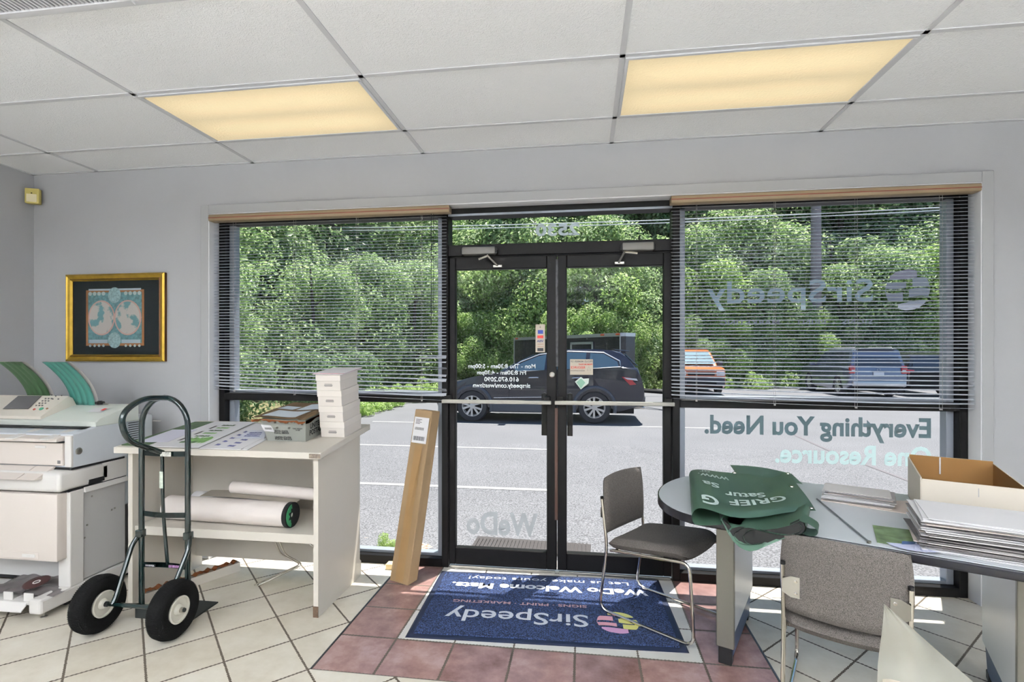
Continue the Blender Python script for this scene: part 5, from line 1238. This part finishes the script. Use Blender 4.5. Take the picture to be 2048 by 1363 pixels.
def suv_extras(t_, hw, yy):
    for s_ in (-1, 1):
        m = MB(); m.prism([(-.62, s_*(hw-.012), 1.09), (-1.02, s_*(hw-.03), 1.05), (-1.06, s_*(hw-.03), .92), (-.80, s_*(hw-.012), .90)], (0, s_*.022, 0), .006); cadd(t_, 'tail_light', m, tail)
        m = MB(); m.prism([(-.66, s_*(hw-.01), 1.075), (-.95, s_*(hw-.02), 1.05), (-.98, s_*(hw-.02), 1.0), (-.74, s_*(hw-.01), 1.03)], (0, s_*.026, 0), .004); cadd(t_, 'clear_lamp', m, clr)
        m = MB(); m.prism([(3.35, s_*(hw-.05), .84), (3.68, s_*(hw-.16), .74), (3.66, s_*(hw-.16), .64), (3.3, s_*(hw-.04), .74)], (0, s_*.03, 0), .006); cadd(t_, 'head_light', m, clr)
        for c_ in (0, 2.875):
            pts = [(c_+.47*math.cos(R(a)), s_*(hw+.004), .375+.47*math.sin(R(a))) for a in range(-15, 196, 10)]
            m = MB(); m.tube(pts, .042, 8); cadd(t_, 'arch_cladding', m, clad, True)
        m = MB(); m.box(.45, 2.42, s_*(hw-.03), s_*(hw+.015), .25, .44, .02); cadd(t_, 'sill_cladding', m, clad)
        m = MB(); m.tube([(.50, s_*(hw+.006), .62), (2.35, s_*(hw+.006), .58)], .012, 6); cadd(t_, 'door_molding', m, chr2)
        for hx in (.28, 1.30):
            m = MB(); m.tube(smooth_path([(hx, s_*(hw-.0), 1.06), (hx+.03, s_*(hw+.03), 1.065), (hx+.20, s_*(hw+.03), 1.06), (hx+.23, s_*(hw), 1.05)], .02), .014, 8); cadd(t_, 'door_handle', m, navy if 0 else chr2, True)
        for gx in (.15, 1.10, 2.0):
            m = MB(); m.tube([(gx, s_*(hw+.0005), 1.2), (gx-.02, s_*(hw+.0005), .8), (gx+(.25 if gx < .5 else 0), s_*(hw+.0005), .5)], .003, 4); cadd(t_, 'door_seam', m, under)
        m = MB(); m.box(1.83, 1.99, s_*(hw-.02), s_*(hw+.19), 1.17, 1.30, .04, 3); cadd(t_, 'side_mirror', m, navy, 40)
    m = MB(); m.hexa([(-.82, -.62, 1.66), (-.50, -.70, 1.69), (-.82, .62, 1.66), (-.50, .70, 1.69), (-.84, -.6, 1.69), (-.45, -.70, 1.73), (-.84, .6, 1.69), (-.45, .70, 1.73)], .012); cadd(t_, 'spoiler', m, navy)
    m = MB(); m.box(-1.16, -.98, -hw+.06, hw-.06, .44, .66, .05); cadd(t_, 'rear_bumper', m, navy, 40)
    m = MB(); m.cyl((-1.16, -hw+.32, .36), (-.9, -hw+.32, .36), .035, 12); m.cyl((-1.16, hw-.32, .36), (-.9, hw-.32, .36), .035, 12); cadd(t_, 'exhaust', m, chrome_m)
car('sport_utility_vehicle', 'dark navy sport utility vehicle parked sideways outside the glass doors', (.22, 9.70, -.2), PI+R(.5), navy, LOW, GREEN, DLO, .96, 2.875, .375, ((-.99, 1.34), (-.70, 1.62)), ((2.22, 1.21), (1.42, 1.60)), PIL, extras=suv_extras)

# tall wagon seen from behind, boxy orange car seen from the front, dark car at the right edge
def boxcar(L_f, belt_, roof, hood, wb, wr, rear_ov, nose):
    low = arches([(-rear_ov, .42), (-.6, .30)], 0, [(.6, .26), (wb-.6, .26)], wb, [(wb+.6, .3), (wb+nose, .36), (wb+nose+.03, .6), (wb+nose-.03, hood-.06), (wb+nose-.2, hood), (wb-.45, hood+.08), (L_f, belt_), (-rear_ov+.02, belt_+.02), (-rear_ov-.02, .8)], wr+.07, wr)
    gr = [(-rear_ov+.02, belt_), (wb-.45, belt_-.02), (wb-1.15, roof-.10), (wb-1.6, roof), (-rear_ov+.35, roof), (-rear_ov+.14, roof-.05)]
    dl = [[(-rear_ov+.25, belt_+.08), (wb*.42, belt_+.06), (wb*.42, roof-.12), (-rear_ov+.38, roof-.12)], [(wb*.46, belt_+.06), (wb-.62, belt_+.05), (wb-1.15, roof-.18), (wb-1.35, roof-.12), (wb*.46, roof-.12)]]
    return low, gr, dl
silver_p = mat('blue grey paint', srgb(104, 112, 134), .25, .5, coat=1)
lo, gr, dl = boxcar(2.2, 1.10, 1.78, 1.08, 2.79, .39, .98, .88)
def rear_x(t_, hw, yy):
    x = -1.0
    for s_ in (-1, 1):
        m = MB(); m.box(x-.02, x+.12, s_*(hw-.20), s_*(hw-.005), .88, 1.16, .03); cadd(t_, 'tail_light', m, tail, 40)
        m = MB(); m.box(x-.024, x, s_*(hw-.18), s_*(hw-.06), .96, 1.02, .008); cadd(t_, 'clear_lamp', m, clr)
        m = MB(); m.tube(smooth_path([(-.7, s_*.62, 1.77), (-.6, s_*.62, 1.84), (1.1, s_*.62, 1.84), (1.2, s_*.62, 1.77)], .08), .018, 8); cadd(t_, 'roof_rail', m, alloy, True)
        m = MB(); m.box(2.1, 2.26, s_*(hw-.02), s_*(hw+.2), 1.1, 1.25, .04); cadd(t_, 'side_mirror', m, silver_p, 40)
    m = MB(); m.box(x-.10, x+.1, -hw+.08, hw-.08, .42, .62, .04); cadd(t_, 'rear_bumper', m, alloy, 40)
    m = MB(); m.box(x-.04, x, -.17, .17, .82, .93, .004); pl = cadd(t_, 'licence_plate', m, paper_m)
    m = MB(); m.box(x-.045, x, -.26, .26, .95, .98, .004); cadd(t_, 'chrome_strip', m, chrome_m)
    m = MB(); m.tube(arc((x-.03, 0, 1.03), .05, 0, 360, 20, 'yz'), .007, 6); cadd(t_, 'emblem', m, chrome_m)
    m = MB(); m.box(-.98, -.66, -.62, .62, 1.745, 1.785, .012); cadd(t_, 'spoiler', m, dglass)
cr_ = at(1762, 792, z=-.2)
car('sport_utility_vehicle', 'blue grey sport utility vehicle seen from behind through the right blind', (10.58, 18.05, -.2), R(88), silver_p, lo, gr, dl, .95, 2.79, .39, ((-.97, 1.18), (-.82, 1.66)), ((2.38, 1.16), (1.72, 1.66)), None, extras=rear_x, glass=dglass)
org_p = mat('orange paint', srgb(214, 112, 62), .3, .1, coat=1); gry_p = mat('matte grey body panel', srgb(70, 70, 74), .6)
lo2, gr2, dl2 = boxcar(2.0, 1.12, 1.78, 1.04, 2.57, .34, .85, .82)
def front_x(t_, hw, yy):
    x = 2.57+.85
    for s_ in (-1, 1):
        m = MB(); m.box(x-.16, x+.012, s_*(hw-.34), s_*(hw-.03), .74, .92, .03); cadd(t_, 'head_light', m, clr, 40)
        m = MB(); m.box(x-.9, x-.05, s_*(hw-.10), s_*(hw+.01), .38, .86, .04); cadd(t_, 'fender', m, gry_p, 40)
        m = MB(); m.box(1.9, 2.05, s_*(hw-.02), s_*(hw+.2), 1.12, 1.3, .04); cadd(t_, 'side_mirror', m, gry_p, 40)
    m = MB(); m.box(x-.1, x+.02, -.5, .5, .76, .88, .02); cadd(t_, 'grille', m, under)
    m = MB(); m.tube(arc((x+.022, 0, .82), .045, 0, 360, 4, 'yz'), .008, 6); cadd(t_, 'emblem', m, chrome_m)
    m = MB(); m.box(x-.15, x+.06, -hw+.03, hw-.03, .36, .66, .05); cadd(t_, 'front_bumper', m, gry_p, 40)
    m = MB(); m.box(x+.055, x+.065, -.55, .55, .42, .52, .01); cadd(t_, 'air_intake', m, under)
    m = MB(); m.box(-.4, 1.0, -.70, .70, 1.775, 1.80, .01); cadd(t_, 'roof_panel', m, gry_p)
car('compact_van', 'boxy orange and grey car facing the building left of the blue grey vehicle', (4.62, 21.0, -.2), R(-92), org_p, lo2, gr2, dl2, .90, 2.57, .34, ((-.84, 1.2), (-.72, 1.64)), ((2.20, 1.18), (1.46, 1.66)), None, extras=front_x)
dkp = mat('charcoal paint', srgb(52, 52, 58), .25, .3, coat=1)
def plain_x(t_, hw, yy):
    for s_ in (-1, 1):
        m = MB(); m.box(-.87, -.75, s_*(hw-.24), s_*(hw-.01), .84, 1.0, .02); cadd(t_, 'tail_light', m, tail, 40)
lo3, gr3, dl3 = boxcar(2.1, 1.02, 1.62, 1.0, 2.7, .34, .85, .85)
car('hatchback', 'charcoal car at the far right of the lot, nearest the window edge', (12.95, 18.8, -.2), R(88), dkp, lo3, gr3, dl3, .9, 2.7, .34, ((-.84, 1.12), (-.7, 1.5)), ((2.32, 1.08), (1.6, 1.5)), None, extras=plain_x, glass=dglass)

# enclosed black trailer
a = Vector((-2.84, 17.5, 0)); b_ = Vector((1.42, 12.3, 0)); ax = (b_-a).normalized(); nn = Vector((-ax.y, ax.x, 0)); LT = (b_-a).length
tr_ = thing('cargo_trailer', 'black enclosed cargo trailer with silver edges parked behind the navy vehicle', 'trailer', tuple(b_+Vector((0, 0, -.2))), math.atan2(ax.y, ax.x))
blkt = mat('black trailer skin', srgb(40, 38, 46), .25, .2, coat=.4)
zb_, zt_ = .28, 2.03
def TP(d, n_, z): return a+ax*d+nn*n_+Vector((0, 0, z))
m = MB(); nose = .0; LT -= .42
m.prism([TP(0, 0, zb_), TP(LT-.12, 0, zb_), TP(LT+.0, .12, zb_), TP(LT-.05, .55, zb_), TP(0, 1.3, zb_)], (0, 0, zt_-zb_)); obj('body', m, blkt, tr_)
for z0, z1 in ((zt_-.09, zt_+.02), (zb_-.02, zb_+.06)):
    m = MB(); m.prism([TP(-.01, -.012, z0), TP(LT-.11, -.012, z0), TP(LT+.01, .11, z0), TP(LT-.04, .56, z0), TP(-.01, 1.31, z0)], (0, 0, z1-z0)); obj('edge_trim', m, alloy, tr_)
m = MB()
m.prism([TP(-.012, -.014, zb_), TP(.05, -.014, zb_), TP(.05, 0, zb_), TP(-.012, 0, zb_)], (0, 0, zt_-zb_)); obj('corner_post', m, alloy, tr_)
m = MB(); m.prism([TP(LT-.14, -.006, zb_), TP(LT-.12, -.006, zb_), TP(LT-.11, .006, zb_), TP(LT-.13, .01, zb_)], (0, 0, zt_-zb_)); obj('corner_post', m, alloy, tr_)
d0, d1 = LT-2.55, LT-1.35
drt = obj('side_door', MB().hexa([TP(d0, -.02, zb_+.1), TP(d1, -.02, zb_+.1), TP(d0, 0, zb_+.1), TP(d1, 0, zb_+.1), TP(d0, -.02, 1.78), TP(d1, -.02, 1.78), TP(d0, 0, 1.78), TP(d1, 0, 1.78)]), blkt, tr_)
for q in ((d0, d1, 1.72, 1.80), (d0, d0+.08, zb_+.1, 1.8), (d1-.08, d1, zb_+.1, 1.8)):
    obj('door_trim', MB().hexa([TP(q[0], -.034, q[2]), TP(q[1], -.034, q[2]), TP(q[0], -.02, q[2]), TP(q[1], -.02, q[2]), TP(q[0], -.034, q[3]), TP(q[1], -.034, q[3]), TP(q[0], -.02, q[3]), TP(q[1], -.02, q[3])]), alloy, drt)
m = MB(); m.tube([TP(d1-.45, -.05, 1.35), TP(d1+.12, -.05, 1.38)], .025, 8); obj('door_bar', m, alloy, drt)
for dd in (LT-.2, LT-.9, .25):
    m = MB(); m.prism([TP(dd-.08, -.02, zt_-.05), TP(dd+.08, -.02, zt_-.05), TP(dd+.08, -.02, zt_+.0), TP(dd-.08, -.02, zt_+.0)], nn*-.02); obj('marker_light', m, mat('amber lamp', srgb(214, 100, 60), .3), tr_)
for dd in (LT*.45, LT*.45-.85):
    m = MB(); m.lathe(TP(dd, -.03, .13), nn, [(.2, -.02), (.33, -.02), (.33, .2), (.2, .2)], 28, True); m.lathe(TP(dd, -.02, .13), nn, [(.2, 0), (.05, -.02), (.05, .1), (.2, .1)], 20); obj('wheel', m, tyre_m, tr_, 40)
m = MB(); m.tube([TP(LT-.1, .3, .30), TP(LT+1.45, .5, .30)], .05, 6); m.tube([TP(LT-.1, .8, .30), TP(LT+1.45, .5, .30)], .05, 6); obj('tongue', m, under, tr_)
m = MB(); m.tube([TP(LT+1.3, .5, -.18), TP(LT+1.3, .5, .62)], .035, 10); m.lathe(TP(LT+1.3, .5, -.2), (0, 0, 1), [(.1, 0), (.1, .02), (.04, .05)], 14); obj('jack_stand', m, mat('rusty jack', srgb(90, 72, 60), .7), tr_)
tr_.location.z += 0

# --- utility pole, wires
pb_ = at(1632, 560, y=24.6)
t_ = thing('utility_pole', 'grey brown utility pole standing among the trees behind the right blind', 'pole', (pb_.x, 24.6, -.2))
m = MB(); m.cyl((pb_.x, 24.6, -.2), (pb_.x, 24.6, 13.5), .28, 18, .2); obj('post', m, mat('pole wood', srgb(140, 128, 126), .85, bump=.4), t_, 40)
m = MB(); m.box(pb_.x-1.1, pb_.x+1.1, 24.3, 24.4, 12.7, 12.85); obj('cross_arm', m, mat('pole wood b', srgb(130, 118, 112), .85), t_)
for k, dz in enumerate((0, -.13)):
    p0 = at(893, 452, y=18.4); p1 = at(1632, 427, y=18.4); z0 = p0.z+dz; z1 = p1.z+dz*.9
    dx = p1.x-p0.x; m = MB(); pts = []
    for i in range(41):
        f_ = -1.4+i/40*4.4; x = p0.x+dx*f_; z = z0+(z1-z0)*f_-.25*(f_*(1-f_))*.8; pts.append((x, 18.4, z))
    m.tube(pts, .018, 6); tag(obj('power_line', m, mat('pale cable', srgb(206, 208, 210), .6)), 'upper pale overhead cable crossing the transom view' if k == 0 else 'lower pale overhead cable crossing the transom view', 'cable')
# small white sign far left
p = at(636, 695, y=13.0); t_ = thing('road_sign', 'small white sign among the left trees seen through the blind', 'sign', (p.x, 13, -.2))
m = MB(); m.box(p.x-.16, p.x+.16, 12.98, 13.0, p.z-.2, p.z+.25, .005); obj('sign_plate', m, whl, t_)
m = MB(); m.cyl((p.x, 13.03, -.2), (p.x, 13.03, p.z+.25), .03, 8); obj('sign_post', m, steel_m, t_)

# --- planting
bank = speckle('leafy bank', srgb(64, 84, 44), srgb(106, 124, 72), 6, .95, .35, .65, 1.0)
m = MB()
def Y0(x): return 19.4+2.9*min(1, max(0, (x-1.5)/2.0))+1.2*min(1, max(0, (x-8)/1.5))
def bk(a, b):
    x = -48+100*a; y = Y0(x)+14*b; return Vector((x, y+.3*math.sin(x), -.22+4.2*min(1, b*1.25)**1.3+.25*noise.noise((x*.5, y*.5, 0))))
m.grid(bk, 100, 14); struct('ground_bank', m, bank, label='dark leafy bank rising behind the lot')
m = MB()
def bl(a, b):
    x = -6.1-14*b-1.2*max(0, .5-a); y = 3+16.5*a; return Vector((x+.25*math.sin(y*1.3)*(1-b), y, G(y)+.015+.9*b+.12*noise.noise((x*.7, y*.7, 0))*min(1, b*6)))
m.grid(bl, 40, 16); struct('ground_verge', m, speckle('verge soil', srgb(76, 70, 48), srgb(122, 118, 84), 9, .95), label='leaf covered verge at the left of the lot')

lm1 = leaf_mat('bright leaves', srgb(122, 154, 78), srgb(166, 194, 110), srgb(214, 226, 170))
lm2 = leaf_mat('mid leaves', srgb(100, 130, 80), srgb(146, 172, 112), srgb(200, 214, 166))
lm3 = leaf_mat('dark leaves', srgb(78, 106, 68), srgb(118, 146, 98), srgb(172, 190, 144))
bark = mat('bark', srgb(86, 76, 66), .9, bump=.6, bscale=20, var=.2)
def crown_mesh(nm, seed, rx, rz, n_blob, n_leaf, ls, zc):
    rnd = random.Random(seed); vs = []; fs = []
    blobs = []
    for k in range(n_blob):
        a = rnd.uniform(0, 2*PI); h = rnd.uniform(-1, 1); q = math.sqrt(max(0, 1-h*h))*rnd.uniform(.45, .85)
        blobs.append((Vector((math.cos(a)*q*rx, math.sin(a)*q*rx, zc+h*rz*.8)), rnd.uniform(.28, .46)*rx))
    for k in range(n_leaf):
        c_, r_ = blobs[rnd.randrange(n_blob)]
        d = Vector((rnd.gauss(0, 1), rnd.gauss(0, 1), rnd.gauss(0, 1))).normalized()
        p = c_+d*r_*rnd.uniform(.72, 1.08); p.z = max(p.z, .05)
        nrm = (d+Vector((rnd.gauss(0, .5), rnd.gauss(0, .5), rnd.gauss(.35, .5)))).normalized()
        t = nrm.cross(Vector((rnd.gauss(0, 1), rnd.gauss(0, 1), rnd.gauss(0, 1)))).normalized(); b = nrm.cross(t); s = ls*rnd.uniform(.6, 1.25)
        i = len(vs); vs += [p-t*s*.5, p+b*s*.28+nrm*s*.06, p+t*s*.55-nrm*s*.1, p-b*s*.28+nrm*s*.06]; fs.append((i, i+1, i+2, i+3))
    me = bpy.data.meshes.new(nm); me.from_pydata([tuple(v) for v in vs], [], fs); return me
def trunk_mesh(seed, h, r, rx):
    rnd = random.Random(seed); m = MB()
    m.tube([(0, 0, -.3), (rnd.uniform(-.1, .1), 0, h*.4), (rnd.uniform(-.3, .3), rnd.uniform(-.2, .2), h)], [r, r*.75, r*.3], 8)
    for k in range(5):
        a = rnd.uniform(0, 2*PI); z = h*rnd.uniform(.25, .8); L_ = rx*rnd.uniform(.4, .7)
        m.tube([(0, 0, z), (math.cos(a)*L_*.5, math.sin(a)*L_*.5, z+L_*.4), (math.cos(a)*L_, math.sin(a)*L_, z+L_*.7)], [r*.4, r*.25, r*.1], 6)
    me = bpy.data.meshes.new('trunk'); bmesh.ops.recalc_face_normals(m.bm, faces=list(m.bm.faces)); m.bm.to_mesh(me); m.bm.free(); me.materials.append(bark); return me
def kinds(nm, mm, params):
    o = []
    for k, p in enumerate(params):
        me = crown_mesh(nm, 100+k*7+len(nm), *p); me.materials.append(mm); o.append((me, p))
    return o
shrubA = kinds('foliage', lm1, [(1.9, 3.0, 30, 17000, .16, 2.9), (2.1, 3.2, 34, 17000, .16, 3.0)])
shrubB = kinds('foliage', lm2, [(1.9, 2.9, 30, 17000, .16, 2.7), (2.2, 3.1, 32, 17000, .16, 2.9)])
treeA = kinds('foliage', lm2, [(3.3, 5.2, 44, 13000, .34, 7.4), (3.5, 5.6, 48, 13000, .34, 7.9)])
treeB = kinds('foliage', lm3, [(3.3, 5.4, 44, 13000, .34, 7.2)])
smallS = kinds('foliage', lm3, [(1.3, 1.3, 18, 6000, .13, 1.1)]); smallG = kinds('foliage', lm1, [(.55, .28, 9, 1500, .07, .22)])
tks = [trunk_mesh(1, 5.5, .12, 1.8), trunk_mesh(2, 11, .26, 3.2), trunk_mesh(3, 2.0, .06, 1)]
def plant(nm, cat, lab, grp, kind, tk, loc, sc_, rz, foliage_name='foliage'):
    t_ = thing(nm, lab, cat, loc, rz, grp)
    f_ = bpy.data.objects.new('foliage', kind[0]); C.objects.link(f_); f_.parent = t_; f_.scale = sc_
    if tk is not None:
        b = bpy.data.objects.new('trunk', tks[tk]); C.objects.link(b); b.parent = t_; b.scale = sc_
    return t_
rnd = random.Random(21)
def bankz(y, x=0): 
    b = max(0, (y-Y0(x))/14); return -.22+4.2*min(1, b*1.25)**1.3
k = 0
x = -9.0
while x < 24:
    plant('shrub', 'shrub', 'low bright shrub at the front of the hedge behind the lot', 'low front hedge shrubs', rnd.choice(shrubA+shrubB[:1]), None, (x, Y0(x)+.5+rnd.uniform(-.3, .3), -.3), [rnd.uniform(.5, .66)]*3, rnd.uniform(0, 6)); x += rnd.uniform(1.3, 1.8)
x = -9.5
while x < 27:
    y = Y0(x)+2.1+rnd.uniform(-.4, .5); k += 1
    bright = (-6 < x < 1.5) or rnd.random() < .4
    plant('shrub', 'shrub', 'bright green overgrown shrub in the hedge behind the lot' if bright else 'mid green overgrown shrub in the hedge behind the lot', 'bright hedge shrubs' if bright else 'mid green hedge shrubs', rnd.choice(shrubA if bright else shrubB), 0, (x, y, bankz(y, x)-.15), [rnd.uniform(.9, 1.15)]*3, rnd.uniform(0, 6))
    x += rnd.uniform(1.7, 2.3)
x = -13
while x < 32:
    y = Y0(x)+4.1+rnd.uniform(-.4, .6); plant('shrub', 'shrub', 'mid green overgrown shrub in the hedge behind the lot', 'mid green hedge shrubs', rnd.choice(shrubB), 0, (x, y, bankz(y, x)-.2), [rnd.uniform(1.25, 1.5)]*3, rnd.uniform(0, 6)); x += rnd.uniform(2.4, 3.0)
x = -30
while x < 40:
    y = Y0(x)+7.6+rnd.uniform(-1.2, 2.0); tt = rnd.random() < .55
    plant('tree', 'tree', 'mid green tree in the wood beyond the hedge' if tt else 'dark green tree in the wood beyond the hedge', 'mid green wood trees' if tt else 'dark green wood trees', rnd.choice(treeA if tt else treeB), 1, (x, y, bankz(y, x)-.4), [rnd.uniform(.85, 1.1)]*3, rnd.uniform(0, 6)); x += rnd.uniform(2.6, 3.6)
x = -34
while x < 46:
    y = Y0(x)+12.6+rnd.uniform(-1, 2); plant('tree', 'tree', 'dark green tree in the wood beyond the hedge', 'dark green wood trees', rnd.choice(treeB), 1, (x, y, bankz(y, x)), [rnd.uniform(1.0, 1.2)]*3, rnd.uniform(0, 6)); x += rnd.uniform(3.2, 4.4)
# left verge: shaded trees and shrubs nearer the building
for (x, y, s_) in ((-9.6, 8.0, .8), (-10.8, 11.0, .95), (-8.8, 12.6, .8), (-12.5, 9.0, 1.0), (-8.6, 16.2, .9), (-11.5, 14.5, 1.0), (-14.5, 12.0, 1.1), (-14, 17, 1.1), (-7.4, 18.6, .95), (-10.5, 18.5, 1.0), (-16.5, 8.5, 1.1)):
    plant('shrub', 'shrub', 'tall grey green shrub on the verge seen through the left blind', 'verge shrubs at the left', rnd.choice(shrubB), 0, (x, y, G(y)+.0+.9*max(0, (-x-6.1)/14)), [s_]*3, rnd.uniform(0, 6))
for (x, y, s_) in ((-13, 15, .9), (-17, 12, .95), (-17.5, 18, 1.0), (-12, 20, .95), (-22, 16, 1.1), (-20, 8, 1.0)):
    plant('tree', 'tree', 'tall dark tree on the verge seen through the left blind', 'verge trees at the left', rnd.choice(treeB), 1, (x, y, .3), [s_]*3, rnd.uniform(0, 6))
for (x, y, s_) in ((-7.6, 5.6, .75), (-8.2, 7.2, .9), (-7.0, 9.2, .7), (-9.3, 5.8, 1.0), (-6.9, 11.2, .7)):
    plant('shrub', 'shrub', 'low dark shrub at the lot edge below the left blind', 'low verge shrubs', smallS[0], 2, (x, y, G(y)+.05), [s_]*3, rnd.uniform(0, 6))
for j in range(14):
    y = 8.2+j*.62; x = -5.85-.1*math.sin(j*1.3)+(-.25 if j % 2 else 0)
    plant('weed', 'weed', 'bright leafy weed along the edge of the asphalt at the left', 'weeds at the lot edge', smallG[0], None, (x, y, G(y)), [rnd.uniform(.8, 1.3)]*3, rnd.uniform(0, 6))
for j in range(22):
    x = 1.5+j*.8; y = Y0(x)-.5+rnd.uniform(-.15, .2)
    plant('weed', 'weed', 'low green weed at the foot of the hedge bank', 'weeds at the bank foot', smallG[0], None, (x, y, -.22), [rnd.uniform(1.0, 1.7)]*3, rnd.uniform(0, 6))
p = at(782, 1085, z=-.03)
plant('weed', 'weed', 'single small green weed sprouting in the mulch outside the left window', None, smallG[0], None, (p.x, .45, -.04), [.14, .14, .22], 1.0)
